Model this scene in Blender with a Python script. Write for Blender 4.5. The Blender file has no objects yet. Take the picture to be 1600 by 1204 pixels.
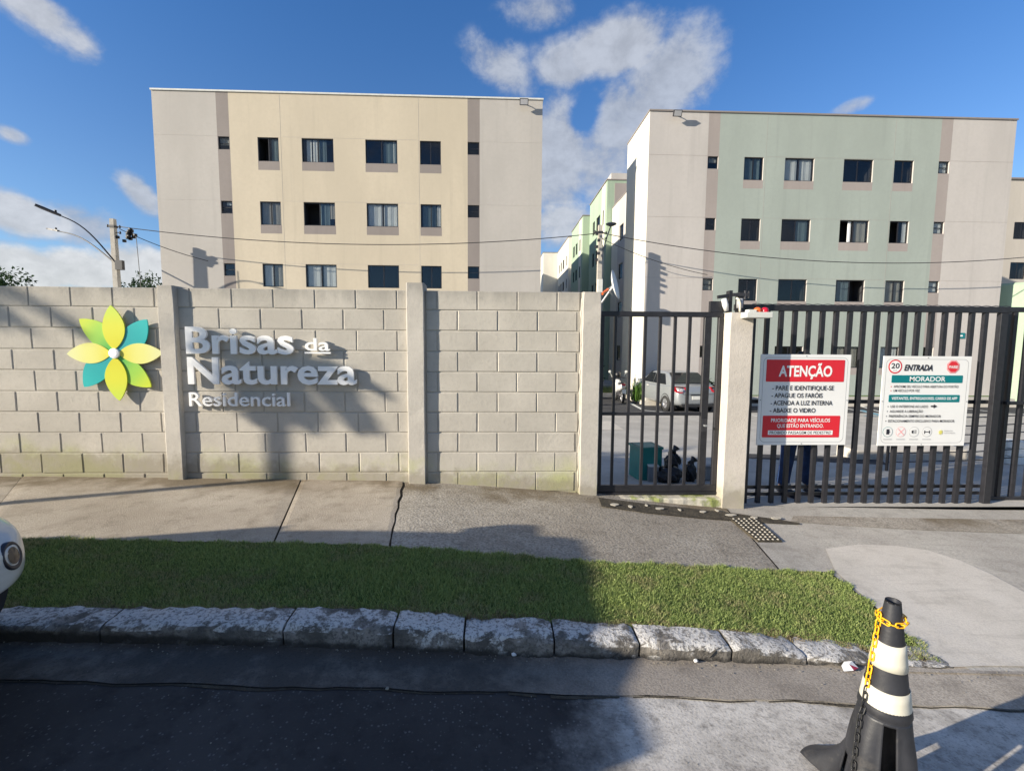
import bpy, bmesh, math, random
import numpy as np
from mathutils import Matrix, Vector
random.seed(7); rng = np.random.default_rng(7)
R = math.radians
scene = bpy.context.scene
COL = scene.collection

# ------------------------------------------------------------------ camera
F = 720.0
cp, sp = math.cos(R(5.0)), math.sin(R(5.0)); cy, sy = math.cos(R(2.1)), math.sin(R(2.1)); cr, sr = math.cos(R(.38)), math.sin(R(.38))
def w2c(X, Y, Z):
    x = X*cy-Y*sy; z = X*sy+Y*cy; y = -Z
    y2 = y*cp-z*sp; z2 = z*cp+y*sp
    return (x*cr-y2*sr, x*sr+y2*cr, z2)
Mt = np.array([w2c(1, 0, 0), w2c(0, 1, 0), w2c(0, 0, 1)])        # rows: world axes in camera coords
cam_d = bpy.data.cameras.new('camera'); cam = bpy.data.objects.new('camera', cam_d); COL.objects.link(cam)
right = Mt @ np.array([1, 0, 0]); up = Mt @ np.array([0, -1, 0]); back = Mt @ np.array([0, 0, -1])
cam.matrix_world = Matrix(((right[0], up[0], back[0], 0), (right[1], up[1], back[1], 0), (right[2], up[2], back[2], 0), (0, 0, 0, 1)))
cam_d.sensor_width = 36; cam_d.lens = 36*F/1600; cam_d.clip_end = 5000; cam_d.clip_start = .05
scene.camera = cam
def ray(x, y): return Mt @ np.array([(x-800)/F, (y-602)/F, 1.0])
def atY(x, y, Y): r = ray(x, y); return r*(Y/r[1])

# ------------------------------------------------------------------ light
SUN_AZ, SUN_EL = 21.5, 18.0      # light travels towards +X and +Y
ld = Vector((math.cos(R(SUN_EL))*math.cos(R(SUN_AZ)), math.cos(R(SUN_EL))*math.sin(R(SUN_AZ)), -math.sin(R(SUN_EL))))
sun_d = bpy.data.lights.new('sun', 'SUN'); sun_d.energy = 5.0; sun_d.angle = R(.55); sun_d.color = (1, .90, .74)
sun = bpy.data.objects.new('sun', sun_d); COL.objects.link(sun); sun.rotation_euler = ld.to_track_quat('-Z', 'Y').to_euler()
scene.view_settings.view_transform = 'Standard'; scene.view_settings.look = 'None'
scene.view_settings.exposure = .85; scene.view_settings.gamma = 1; scene.view_settings.use_curve_mapping = False
SKY_STRENGTH = .075

# ------------------------------------------------------------------ node helpers
class NT:
    def __init__(s, nt): s.nt = nt; s.n = nt.nodes; s.l = nt.links
    def new(s, t, **k):
        n = s.n.new(t)
        for a, v in k.items(): setattr(n, a, v)
        return n
    def put(s, sock, v):
        if v is None: return
        if hasattr(v, 'is_output') or isinstance(v, bpy.types.NodeSocket): s.l.new(v, sock)
        else:
            if sock.type == 'RGBA' and len(v) == 3: v = (*v, 1)
            sock.default_value = v
    def math(s, op, a, b=None, c=None, clamp=False):
        n = s.new('ShaderNodeMath', operation=op, use_clamp=clamp)
        for i, v in enumerate((a, b, c)):
            if v is not None: s.put(n.inputs[i], v)
        return n.outputs[0]
    def vmath(s, op, a, b=None):
        n = s.new('ShaderNodeVectorMath', operation=op); s.put(n.inputs[0], a)
        if b is not None: s.put(n.inputs[1], b)
        return n.outputs['Value'] if op in ('DOT_PRODUCT', 'LENGTH', 'DISTANCE') else n.outputs[0]
    def noise(s, vec, scale, detail=4, rough=.55, dist=0):
        n = s.new('ShaderNodeTexNoise'); s.put(n.inputs['Vector'], vec); n.inputs['Scale'].default_value = scale
        n.inputs['Detail'].default_value = detail; n.inputs['Roughness'].default_value = rough; n.inputs['Distortion'].default_value = dist
        return n.outputs['Fac']
    def vor(s, vec, scale, feature='F1', out='Distance'):
        n = s.new('ShaderNodeTexVoronoi', feature=feature); s.put(n.inputs['Vector'], vec); n.inputs['Scale'].default_value = scale
        return n.outputs[out]
    def ramp(s, fac, lo, hi, a=0.0, b=1.0):
        n = s.new('ShaderNodeMapRange', interpolation_type='SMOOTHSTEP'); s.put(n.inputs[0], fac)
        for i, v in zip((1, 2, 3, 4), (lo, hi, a, b)): s.put(n.inputs[i], v)
        return n.outputs[0]
    def mix(s, fac, a, b, mode='MIX'):
        n = s.new('ShaderNodeMix', data_type='RGBA', blend_type=mode); s.put(n.inputs[0], fac); s.put(n.inputs[6], a); s.put(n.inputs[7], b)
        return n.outputs[2]
    def scale(s, vec, v):
        n = s.new('ShaderNodeMapping'); s.put(n.inputs[0], vec); n.inputs['Scale'].default_value = v; return n.outputs[0]
    def bump(s, h, strength=.5, dist=.01, normal=None):
        n = s.new('ShaderNodeBump'); n.inputs['Strength'].default_value = strength; n.inputs['Distance'].default_value = dist
        s.put(n.inputs['Height'], h)
        if normal is not None: s.l.new(normal, n.inputs['Normal'])
        return n.outputs[0]

# ------------------------------------------------------------------ world: sky and clouds
w = bpy.data.worlds.new('World'); scene.world = w; w.use_nodes = True
W = NT(w.node_tree); W.n.clear()
sky = W.new('ShaderNodeTexSky', sky_type='NISHITA', sun_disc=False)
sky.sun_elevation = R(SUN_EL); sky.sun_rotation = math.atan2(-ld.x, -ld.y); sky.altitude = 0; sky.air_density = 1.0; sky.dust_density = .35; sky.ozone_density = 2.2
dirv = W.new('ShaderNodeTexCoord').outputs['Generated']
def cloud_nodes():
    n1 = W.noise(dirv, 6.0, 10, .62, .15)
    n2 = W.noise(W.scale(dirv, (1, 1, 1.3)), 17.0, 8, .62, .15)
    base = W.math('ADD', W.math('MULTIPLY', n1, .48), W.math('MULTIPLY', n2, .52))
    # (px, py, rx, ry, rotation deg, density, brightness)
    blobs = [(55, 15, 120, 34, 34, .95, .85), (110, 55, 60, 26, 40, .8, .8),
             (30, 335, 80, 34, 0, 1.2, .9), (120, 350, 85, 36, 12, .9, .66), (50, 420, 80, 34, 0, 1.25, 1.15), (130, 422, 70, 32, 0, 1.3, 1.25), (215, 420, 80, 36, 0, 1.25, 1.15),
             (18, 210, 26, 14, 0, .8, .8), (221, 305, 22, 42, -25, 1.0, .8),
             (785, 108, 62, 40, 20, .85, .74), (745, 80, 30, 22, 0, .55, .7), (840, 15, 60, 30, 0, .62, .75),
             (965, 75, 85, 50, 0, 1.05, .78), (1040, 120, 85, 70, 0, 1.0, .72), (895, 100, 65, 42, 0, .95, .75), (985, 190, 90, 80, 0, .95, .7), (872, 250, 65, 95, 0, 1.1, .76), (935, 250, 80, 70, 0, .95, .74),
             (880, 345, 70, 45, 0, .8, .85), (1330, 168, 32, 12, 0, .55, .75)]
    holes = [(915, 168, 24, 38, 0, 1.0)]
    dens = 0.0; bri = 0.0
    def blob(px, py, rx, ry, rot):
        c = ray(px, py); c = c/np.linalg.norm(c)
        k = F/np.linalg.norm(np.array([(px-800), (py-602), F]))
        a = math.cos(R(rot)); b = math.sin(R(rot))
        u = ray(px+a*rx, py+b*rx); u = u/np.linalg.norm(u)-c; v = ray(px-b*ry, py+a*ry); v = v/np.linalg.norm(v)-c
        d = W.vmath('SUBTRACT', dirv, tuple(c))
        du = W.vmath('DOT_PRODUCT', d, tuple(u/(u@u))); dv = W.vmath('DOT_PRODUCT', d, tuple(v/(v@v)))
        r2 = W.math('ADD', W.math('MULTIPLY', du, du), W.math('MULTIPLY', dv, dv))
        return W.math('SQRT', r2)
    for (px, py, rx, ry, rot, de, br) in blobs:
        m = W.ramp(blob(px, py, rx*1.3, ry*1.3, rot), 0.1, 1.3, de, 0)
        dens = W.math('MAXIMUM', dens, m); bri = W.math('MAXIMUM', bri, W.math('MULTIPLY', W.math('MINIMUM', m, .6), br/.6))
    for (px, py, rx, ry, rot, de) in holes:
        m = W.ramp(blob(px, py, rx, ry, rot), 0.3, 1.5, .15, 1)
        dens = W.math('MULTIPLY', dens, m)
    # elsewhere: scattered clouds of the same kind away from the view
    sep = W.new('ShaderNodeSeparateXYZ'); W.put(sep.inputs[0], dirv)
    g = W.noise(W.scale(dirv, (1, 1, 2.2)), 2.1, 5, .6)
    out = W.ramp(W.vmath('DOT_PRODUCT', dirv, tuple(ray(800, 500)/np.linalg.norm(ray(800, 500)))), .30, .55, 1, 0)
    up_ = W.ramp(sep.outputs[2], 0.0, .12)
    gen = W.math('MULTIPLY', W.math('MULTIPLY', W.ramp(g, .42, .60, 0, .9), out), up_)
    dens = W.math('MAXIMUM', dens, gen); bri = W.math('MAXIMUM', bri, W.math('MULTIPLY', gen, .85))
    fac = W.ramp(W.math('ADD', W.math('MULTIPLY', base, 3.0), W.math('MULTIPLY', dens, 1.3)), 1.78, 2.62, 0, 1)
    fac = W.math('MULTIPLY', fac, W.ramp(dens, .02, .3))
    return fac, bri, n2
cf, cb, cn = cloud_nodes()
tint = W.mix(W.ramp(cb, .6, 1.1), (.64, .71, .85), (1.1, 1.1, 1.1))
shade = W.math('MULTIPLY', W.ramp(cn, .3, .7, .82, 1.10), 5.2)
ccol = W.vmath('MULTIPLY', tint, None)
_c = ccol.node; W.put(_c.inputs[0], tint)
comb = W.new('ShaderNodeCombineXYZ'); [W.put(comb.inputs[i], shade) for i in range(3)]; W.l.new(comb.outputs[0], _c.inputs[1])
sz = W.new('ShaderNodeSeparateXYZ'); W.put(sz.inputs[0], dirv)
stint = W.mix(W.ramp(sz.outputs[2], .15, .62), (.80, 1.0, 1.27), (.50, .93, 1.42))
skyc = W.mix(1.0, sky.outputs[0], stint, 'MULTIPLY')
mixc = W.mix(W.math('MULTIPLY', cf, .88), skyc, ccol)
bg = W.new('ShaderNodeBackground'); W.put(bg.inputs[0], mixc); bg.inputs[1].default_value = SKY_STRENGTH
wo = W.new('ShaderNodeOutputWorld'); W.l.new(bg.outputs[0], wo.inputs[0])

# ------------------------------------------------------------------ materials
MATS = {}
def base_mat(name):
    m = bpy.data.materials.new(name); m.use_nodes = True; t = NT(m.node_tree)
    b = t.n['Principled BSDF']; pos = t.new('ShaderNodeNewGeometry').outputs['Position']
    MATS[name] = m
    return m, t, b, pos
def simple(name, col, rough=.6, metal=0, var=.12, scale=6, bump=.15, bscale=60, bdist=.004, spec=None, dirt=None):
    m, t, b, pos = base_mat(name)
    n = t.noise(pos, scale, 5, .6)
    c = t.mix(t.ramp(n, .3, .7), tuple(x*(1-var) for x in col), tuple(min(1, x*(1+var)) for x in col))
    if dirt:
        c = t.mix(t.ramp(t.noise(pos, dirt[1], 6, .65), dirt[2], dirt[2]+.18, 0, dirt[3]), c, dirt[0])
    t.put(b.inputs['Base Color'], c); b.inputs['Roughness'].default_value = rough; b.inputs['Metallic'].default_value = metal
    if spec is not None: b.inputs['Specular IOR Level'].default_value = spec
    if bump: t.l.new(t.bump(t.noise(pos, bscale, 4, .6), bump, bdist), b.inputs['Normal'])
    return m

def plaster(name, col):
    m, t, b, pos = base_mat(name)
    big = t.noise(t.scale(pos, (1, 1, .35)), .7, 6, .6); fine = t.noise(pos, 9, 5, .6)
    c = t.mix(t.ramp(big, .3, .7), tuple(x*.93 for x in col), tuple(x*1.05 for x in col))
    c = t.mix(t.ramp(fine, .35, .75, 0, .35), c, tuple(x*.88 for x in col))
    st = t.noise(t.scale(pos, (3.5, 3.5, .18)), 1.0, 4, .6)
    c = t.mix(t.ramp(st, .52, .75, 0, .40), c, tuple(x*.78 for x in col))
    t.put(b.inputs['Base Color'], c); b.inputs['Roughness'].default_value = .85
    t.l.new(t.bump(t.noise(pos, 35, 4, .7), .25, .01), b.inputs['Normal']); return m
plaster('plaster_grey', (.43, .405, .375)); plaster('plaster_taupe', (.25, .22, .205)); plaster('plaster_cream', (.525, .46, .355))
plaster('plaster_green', (.325, .365, .33)); plaster('plaster_lilac', (.475, .445, .42)); plaster('plaster_white', (.64, .62, .55))
plaster('plaster_sage', (.33, .42, .31)); plaster('plaster_mauve', (.33, .29, .27)); plaster('plaster_sand', (.50, .455, .395))

pass
# painted block wall: cement paint with moss at the foot and grime at the top
def block_mat(name, col, moss=1.0):
    m, t, b, pos = base_mat(name)
    sep = t.new('ShaderNodeSeparateXYZ'); t.put(sep.inputs[0], pos)
    oi = t.new('ShaderNodeObjectInfo').outputs['Random']
    n1 = t.noise(pos, 2.2, 6, .62); n2 = t.noise(pos, 28, 5, .65); n3 = t.noise(pos, 160, 3, .7)
    c = t.mix(t.ramp(n1, .3, .72), tuple(x*.88 for x in col), tuple(x*1.06 for x in col))
    c = t.mix(t.ramp(oi, 0, 1, 0, .28), c, tuple(x*y for x, y in zip(col, (.84, .85, .86))))
    c = t.mix(t.ramp(n2, .48, .8, 0, .45), c, tuple(x*.72 for x in col))
    pits = t.ramp(t.vor(pos, 95), .06, .17, 1, 0)
    c = t.mix(t.math('MULTIPLY', pits, t.ramp(n2, .4, .6, 0, .55)), c, (.16, .14, .12))
    hz = t.math('ADD', sep.outputs[2], t.math('MULTIPLY', t.noise(pos, 3.0, 5, .6), .55))
    hz = t.math('ADD', hz, t.math('MULTIPLY', sep.outputs[0], .045))
    ms = t.math('MULTIPLY', t.ramp(hz, -1.16, -.78, 1, 0), t.ramp(t.noise(pos, 2.3, 5, .7), .42, .62, 0, .75*moss))
    c = t.mix(ms, c, (.40, .42, .16))
    tz = t.math('ADD', sep.outputs[2], t.math('MULTIPLY', t.noise(t.scale(pos, (1, 1, .3)), 7.0, 5, .6), .4))
    c = t.mix(t.ramp(tz, .56, .78, 0, .5), c, (.22, .21, .19))
    ft = t.math('ADD', t.math('ADD', sep.outputs[2], t.math('MULTIPLY', sep.outputs[0], .06)), t.math('MULTIPLY', t.noise(pos, 9.0, 5, .6), .3))
    c = t.mix(t.ramp(ft, -1.19, -1.07, .6, 0), c, (.26, .23, .17))
    t.put(b.inputs['Base Color'], c); b.inputs['Roughness'].default_value = .93; b.inputs['Specular IOR Level'].default_value = .25
    h = t.math('ADD', t.math('MULTIPLY', n2, .6), t.math('MULTIPLY', n3, .5)); h = t.math('SUBTRACT', h, t.math('MULTIPLY', pits, .4))
    t.l.new(t.bump(h, .75, .006), b.inputs['Normal']); return m
block_mat('block_paint', (.50, .465, .405)); block_mat('pillar_paint', (.52, .485, .43), .9); block_mat('mortar_paint', (.43, .40, .345), .6)
block_mat('gate_pillar_paint', (.60, .545, .48), .3)

def ground_mat(name, c1, c2, speck=.4, stain=(.10, .085, .06), stain_amt=.6, bumps=.8, agg=120, streak=False, cracks=None):
    m, t, b, pos = base_mat(name)
    n1 = t.noise(pos, .9, 7, .6); n2 = t.noise(pos, 6, 6, .65); n3 = t.noise(pos, agg, 3, .65)
    c = t.mix(t.ramp(n1, .34, .66), c1, c2)
    c = t.mix(t.ramp(n2, .45, .8, 0, stain_amt), c, stain)
    c = t.mix(t.ramp(n3, .36, .7, 0, speck), c, tuple(x*.42 for x in c1))
    lt = t.ramp(t.vor(pos, agg*.9), .05, .2, .6*speck, 0)
    c = t.mix(lt, c, tuple(min(.8, x*1.7) for x in c2))
    if streak:
        s = t.noise(t.scale(pos, (.6, 5, 1)), 3, 5, .65); c = t.mix(t.ramp(s, .5, .75, 0, .4), c, tuple(x*.6 for x in c1))
    h = t.math('ADD', n3, t.math('MULTIPLY', n2, .25))
    if cracks:
        wv = t.vmath('ADD', pos, t.vmath('MULTIPLY', t.new('ShaderNodeTexNoise').outputs['Color'], (.25, .25, 0)))
        e = t.vor(wv, cracks, 'DISTANCE_TO_EDGE'); cr_ = t.math('MULTIPLY', t.ramp(e, .004, .012, 1, 0), t.ramp(n1, .5, .56))
        c = t.mix(t.math('MULTIPLY', cr_, .7), c, (.04, .035, .03)); h = t.math('SUBTRACT', h, cr_)
    t.put(b.inputs['Base Color'], c); b.inputs['Roughness'].default_value = .92; b.inputs['Specular IOR Level'].default_value = .25
    t.l.new(t.bump(h, bumps, .006), b.inputs['Normal']); return m, t, b, pos, c
ground_mat('sidewalk_concrete', (.40, .34, .265), (.53, .465, .375), .5, (.13, .105, .07), .55)
ground_mat('sidewalk_coarse', (.36, .32, .265), (.46, .42, .355), .75, (.12, .10, .075), .5, 1.0, 55)
ground_mat('apron_concrete', (.55, .51, .445), (.64, .595, .525), .22, (.36, .33, .28), .5, .35, 90, True)
ground_mat('apron_old', (.42, .39, .345), (.53, .50, .44), .4, (.20, .18, .15), .5, .6, 70, True)
ground_mat('lot_concrete', (.40, .38, .345), (.50, .475, .43), .2, (.2, .19, .17), .3, .3, 40)
ground_mat('lot_asphalt', (.045, .045, .05), (.07, .07, .075), .3, (.03, .03, .03), .3, .5, 60)
for nm_ in ('sidewalk_concrete', 'sidewalk_coarse'):
    m = MATS[nm_]; t = NT(m.node_tree); b = t.n['Principled BSDF']; src = b.inputs['Base Color'].links[0].from_socket; pos = t.new('ShaderNodeNewGeometry').outputs['Position']
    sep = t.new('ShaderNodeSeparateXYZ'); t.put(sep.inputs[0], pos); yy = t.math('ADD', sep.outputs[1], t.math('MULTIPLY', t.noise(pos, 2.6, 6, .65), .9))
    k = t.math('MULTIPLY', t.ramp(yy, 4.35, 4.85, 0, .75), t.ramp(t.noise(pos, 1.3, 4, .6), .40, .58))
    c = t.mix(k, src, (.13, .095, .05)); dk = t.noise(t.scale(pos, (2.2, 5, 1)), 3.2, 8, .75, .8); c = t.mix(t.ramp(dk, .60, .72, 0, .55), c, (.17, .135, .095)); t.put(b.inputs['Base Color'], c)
ground_mat('soil', (.10, .075, .045), (.17, .125, .07), .6, (.05, .04, .02), .6, 1.0, 60)
ground_mat('far_earth', (.16, .13, .08), (.12, .15, .06), .3, (.07, .06, .03), .5, .3, 8)
# street: dark asphalt with pale aggregate, covered with cement dust and old spills towards the gate
def street_mat(name, lo, hi, x_off):
    m, t, b, pos = base_mat(name)
    n1 = t.noise(pos, 1.1, 7, .62); n2 = t.noise(pos, 7, 7, .7); n3 = t.noise(pos, 90, 4, .7)
    c = t.mix(t.ramp(n1, .35, .65), lo, hi); c = t.mix(t.ramp(n2, .45, .7, 0, .55), c, tuple(x*.5 for x in lo))
    ag = t.vor(pos, 75, out='Color'); agr = t.new('ShaderNodeSeparateXYZ'); t.l.new(ag, agr.inputs[0])
    c = t.mix(t.math('MULTIPLY', t.ramp(agr.outputs[0], .72, .95, 0, .6), t.ramp(t.vor(pos, 75), .25, .4, 1, 0)), c, (.17, .165, .16))
    c = t.mix(t.math('MULTIPLY', t.ramp(n3, .62, .74, 0, .6), 1.0), c, (.13, .125, .12))
    sep = t.new('ShaderNodeSeparateXYZ'); t.put(sep.inputs[0], pos)
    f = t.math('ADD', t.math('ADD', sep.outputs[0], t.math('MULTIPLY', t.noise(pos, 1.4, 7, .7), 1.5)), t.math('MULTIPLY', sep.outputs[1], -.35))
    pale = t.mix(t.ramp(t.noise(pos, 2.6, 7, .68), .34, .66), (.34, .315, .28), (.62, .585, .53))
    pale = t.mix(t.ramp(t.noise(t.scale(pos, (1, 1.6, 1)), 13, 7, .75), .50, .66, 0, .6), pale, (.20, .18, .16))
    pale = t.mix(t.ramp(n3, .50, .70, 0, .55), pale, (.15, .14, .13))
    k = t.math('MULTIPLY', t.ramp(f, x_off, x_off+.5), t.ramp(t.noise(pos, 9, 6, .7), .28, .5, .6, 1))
    t.put(b.inputs['Base Color'], t.mix(k, c, pale)); b.inputs['Roughness'].default_value = .92; b.inputs['Specular IOR Level'].default_value = .2
    t.l.new(t.bump(t.math('ADD', n3, t.math('MULTIPLY', t.vor(pos, 75), .4)), .28, .005), b.inputs['Normal'])
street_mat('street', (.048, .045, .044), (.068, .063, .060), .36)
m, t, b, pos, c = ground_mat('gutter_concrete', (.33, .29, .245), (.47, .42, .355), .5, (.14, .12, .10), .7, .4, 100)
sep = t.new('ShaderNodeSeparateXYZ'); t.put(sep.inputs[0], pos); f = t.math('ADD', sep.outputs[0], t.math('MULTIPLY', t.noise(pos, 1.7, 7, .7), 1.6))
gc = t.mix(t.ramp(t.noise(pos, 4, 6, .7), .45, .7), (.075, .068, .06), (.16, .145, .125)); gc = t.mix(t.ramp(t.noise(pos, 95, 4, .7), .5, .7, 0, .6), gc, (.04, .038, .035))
t.put(b.inputs['Base Color'], t.mix(t.ramp(f, .6, 1.5), gc, c))  # left end: dirt and the shade lying there painted in as a darker tone

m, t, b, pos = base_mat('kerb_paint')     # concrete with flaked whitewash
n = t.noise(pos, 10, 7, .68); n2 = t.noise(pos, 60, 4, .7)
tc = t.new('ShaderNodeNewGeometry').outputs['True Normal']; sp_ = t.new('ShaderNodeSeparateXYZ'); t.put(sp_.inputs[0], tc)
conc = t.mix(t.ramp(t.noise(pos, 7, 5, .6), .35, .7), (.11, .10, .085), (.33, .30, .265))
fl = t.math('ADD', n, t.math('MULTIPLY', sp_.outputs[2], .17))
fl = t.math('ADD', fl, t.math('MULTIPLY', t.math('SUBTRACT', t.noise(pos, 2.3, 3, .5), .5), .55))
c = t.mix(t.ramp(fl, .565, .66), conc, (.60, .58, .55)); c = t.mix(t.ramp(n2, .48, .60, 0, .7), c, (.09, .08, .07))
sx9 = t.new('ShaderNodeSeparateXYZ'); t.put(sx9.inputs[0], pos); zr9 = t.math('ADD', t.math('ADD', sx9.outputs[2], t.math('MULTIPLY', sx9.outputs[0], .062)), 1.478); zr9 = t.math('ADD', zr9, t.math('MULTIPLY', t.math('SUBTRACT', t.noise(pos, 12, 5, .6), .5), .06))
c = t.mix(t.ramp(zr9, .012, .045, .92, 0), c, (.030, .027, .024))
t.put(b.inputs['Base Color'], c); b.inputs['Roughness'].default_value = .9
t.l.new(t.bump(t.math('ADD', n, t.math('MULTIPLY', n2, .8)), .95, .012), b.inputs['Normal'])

simple('gate_black', (.018, .018, .022), .42, 0, .2, 20, .2, 120, .002, .5, ((.10, .10, .10), 30, .66, .5))
simple('dark_metal', (.03, .03, .035), .5)
simple('sign_white', (.74, .74, .73), .35, 0, .02, 3, 0); simple('print_red', (.62, .02, .035), .35, 0, .03, 3, 0)
simple('print_teal', (.0, .17, .19), .35, 0, .03, 3, 0); simple('print_black', (.02, .02, .03), .4, 0, .03, 3, 0); simple('print_grey', (.35, .35, .36), .5, 0, .03, 3, 0)
simple('print_white', (.80, .80, .79), .35, 0, .02, 3, 0); simple('print_rose', (.75, .28, .30), .4, 0, .03, 3, 0); simple('print_yellow', (.65, .6, .15), .4, 0, .03, 3, 0)
simple('letter_white', (.90, .89, .87), .45, 0, .02, 5, 0)
simple('white_paint', (.74, .74, .72), .5, 0, .05); simple('offwhite_metal', (.62, .62, .58), .45, 0, .08)
simple('grey_metal', (.30, .31, .32), .45, .3, .1); simple('concrete_pole', (.42, .39, .34), .85, 0, .12, 8, .4, 60, .004)
simple('wire_black', (.02, .02, .022), .6, 0, .1, 3, 0)
simple('orange_plastic', (.75, .14, .03), .35, 0, .05, 3, 0); simple('red_plastic', (.5, .01, .03), .3, 0, .05, 3, 0)
simple('cone_rubber', (.022, .023, .028), .48, 0, .25, 9, .25, 70, .003, .5, ((.12, .11, .10), 12, .56, .35))
simple('cone_band', (.60, .57, .47), .5, 0, .06, 7, .1, 60, .002, .5, ((.4, .37, .3), 14, .6, .4))
simple('chain_yellow', (.85, .42, .01), .35, 0, .05, 30, 0); simple('chain_dark', (.015, .015, .015), .5, 0, .1, 3, 0)
simple('teal_plastic', (.01, .19, .17), .5, 0, .1); simple('bag_black', (.012, .012, .015), .3, 0, .2, 6, .8, 25, .02); simple('grey_box', (.20, .21, .22), .6)
simple('tyre', (.02, .02, .02), .8); simple('rim_silver', (.5, .5, .52), .3, .8, .05); simple('car_trim', (.02, .02, .022), .5)
def car_paint(name, col):
    m, t, b, pos = base_mat(name); b.inputs['Base Color'].default_value = (*col, 1); b.inputs['Roughness'].default_value = .32; b.inputs['Metallic'].default_value = .35 if name.startswith('silver') else 0
    b.inputs['Coat Weight'].default_value = .7; b.inputs['Coat Roughness'].default_value = .08
    c = t.mix(t.ramp(t.noise(pos, 9, 5, .7), .45, .75, 0, .18), col, tuple(x*.55 for x in col)); t.put(b.inputs['Base Color'], c)
car_paint('silver_paint', (.30, .32, .335)); car_paint('white_car_paint', (.55, .55, .52)); car_paint('bike_white', (.75, .75, .75))
simple('car_glass', (.01, .012, .015), .06, 0, .05, 3, 0, spec=.7); simple('tail_red', (.36, .01, .02), .15, 0, .05, 3, 0)
simple('lamp_clear', (.55, .55, .58), .12, .2, .05, 3, 0); simple('fog_glass', (.06, .05, .045), .1, .1, .05, 3, 0)
simple('skin', (.30, .17, .11), .55); simple('jeans', (.012, .035, .11), .85, 0, .3, 14, .5, 120, .004); simple('shirt_navy', (.02, .03, .06), .85); simple('hair', (.012, .01, .008), .6)
simple('shoe_dark', (.015, .02, .035), .6); simple('brown_leather', (.16, .07, .045), .6)
simple('trunk_bark', (.14, .11, .08), .9, 0, .25, 12, .8, 30, .02); simple('room_dark', (.035, .035, .04), .9, 0, .1, 3, 0)
simple('curtain_white', (.80, .80, .80), .9, 0, .05, 3, 0); simple('curtain_beige', (.42, .39, .35), .9, 0, .05, 3, 0); simple('curtain_teal', (.16, .22, .25), .9, 0, .05, 3, 0)
simple('window_black', (.012, .012, .016), .4, 0, .05, 3, 0); simple('paint_line', (.62, .62, .60), .7, 0, .1, 20, 0); simple('paint_blue', (.10, .30, .42), .7, 0, .1, 20, 0)
simple('litter_white', (.7, .7, .7), .5, 0, .05, 20, 0); simple('stone', (.26, .24, .20), .9, 0, .2, 20, .4)
simple('moss_step', (.46, .43, .36), .9, 0, .15, 8, .6, 40, .006, None, ((.20, .24, .04), 5, .46, .85))
simple('drain_dirt', (.055, .045, .03), .95, 0, .4, 14, .9, 50, .01, None, ((.16, .13, .09), 25, .55, .6)); simple('drain_chip', (.42, .39, .33), .9, 0, .1, 30, .3)
m, t, b, pos = base_mat('window_glass')
mt = t.new('ShaderNodeMixShader'); tr = t.new('ShaderNodeBsdfTransparent'); tr.inputs[0].default_value = (.86, .88, .88, 1)
gl = t.new('ShaderNodeBsdfGlossy'); gl.inputs['Roughness'].default_value = .03; gl.inputs[0].default_value = (.30, .31, .33, 1)
fr = t.new('ShaderNodeLayerWeight'); fr.inputs[0].default_value = .5
t.l.new(t.math('ADD', t.math('MULTIPLY', t.math('POWER', fr.outputs['Facing'], 4.0), .7), .10), mt.inputs[0]); t.l.new(tr.outputs[0], mt.inputs[1]); t.l.new(gl.outputs[0], mt.inputs[2])
t.l.new(mt.outputs[0], t.n['Material Output'].inputs[0])
def leaf_mat(name, c1, c2, attr=False, sc=5):
    m, t, b, pos = base_mat(name)
    if attr:
        a = t.new('ShaderNodeAttribute', attribute_name='tone').outputs['Fac']
        a = t.math('ADD', t.math('MULTIPLY', a, .7), t.math('MULTIPLY', t.noise(pos, 2.3, 5, .7), .5))
        c = t.mix(t.ramp(a, .15, .8), c1, c2)
        dry = t.math('MULTIPLY', t.ramp(t.noise(pos, 4.2, 7, .75), .47, .62), t.ramp(t.new('ShaderNodeAttribute', attribute_name='tone').outputs['Fac'], .25, .6))
        c = t.mix(t.math('MULTIPLY', dry, .75), c, (.42, .36, .20))
    else: c = t.mix(t.ramp(t.noise(pos, sc, 4, .6), .3, .7), c1, c2)
    t.put(b.inputs['Base Color'], c); b.inputs['Roughness'].default_value = .6; b.inputs['Specular IOR Level'].default_value = .3
    tl = t.new('ShaderNodeBsdfTranslucent'); t.put(tl.inputs[0], c); ms = t.new('ShaderNodeMixShader'); ms.inputs[0].default_value = .3
    t.l.new(b.outputs[0], ms.inputs[1]); t.l.new(tl.outputs[0], ms.inputs[2]); t.l.new(ms.outputs[0], t.n['Material Output'].inputs[0])
leaf_mat('grass_blade', (.075, .14, .035), (.38, .46, .15), True); leaf_mat('leaf_dark', (.012, .035, .010), (.035, .075, .02)); leaf_mat('leaf_palm', (.04, .09, .02), (.09, .15, .04))
leaf_mat('leaf_bright', (.06, .14, .02), (.12, .22, .04))
# petals: printed colour running from the tip to the centre
def petal_mat(name, tip, mid, foot, stops=(.25, .75)):
    m, t, b, pos = base_mat(name); a = t.new('ShaderNodeAttribute', attribute_name='along').outputs['Fac']
    c = t.mix(t.ramp(a, 0, stops[0]+.25), foot, mid); c = t.mix(t.ramp(a, stops[0]+.2, 1), c, tip)
    t.put(b.inputs['Base Color'], c); b.inputs['Roughness'].default_value = .35
petal_mat('petal_yellow', (.56, .70, .08), (.68, .68, .05), (.66, .62, .03)); petal_mat('petal_pale', (.74, .74, .36), (.76, .74, .22), (.72, .66, .08))
petal_mat('petal_teal', (.02, .46, .44), (.01, .38, .38), (.01, .30, .34)); petal_mat('petal_green', (.60, .70, .05), (.32, .60, .08), (.06, .40, .08))

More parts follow.
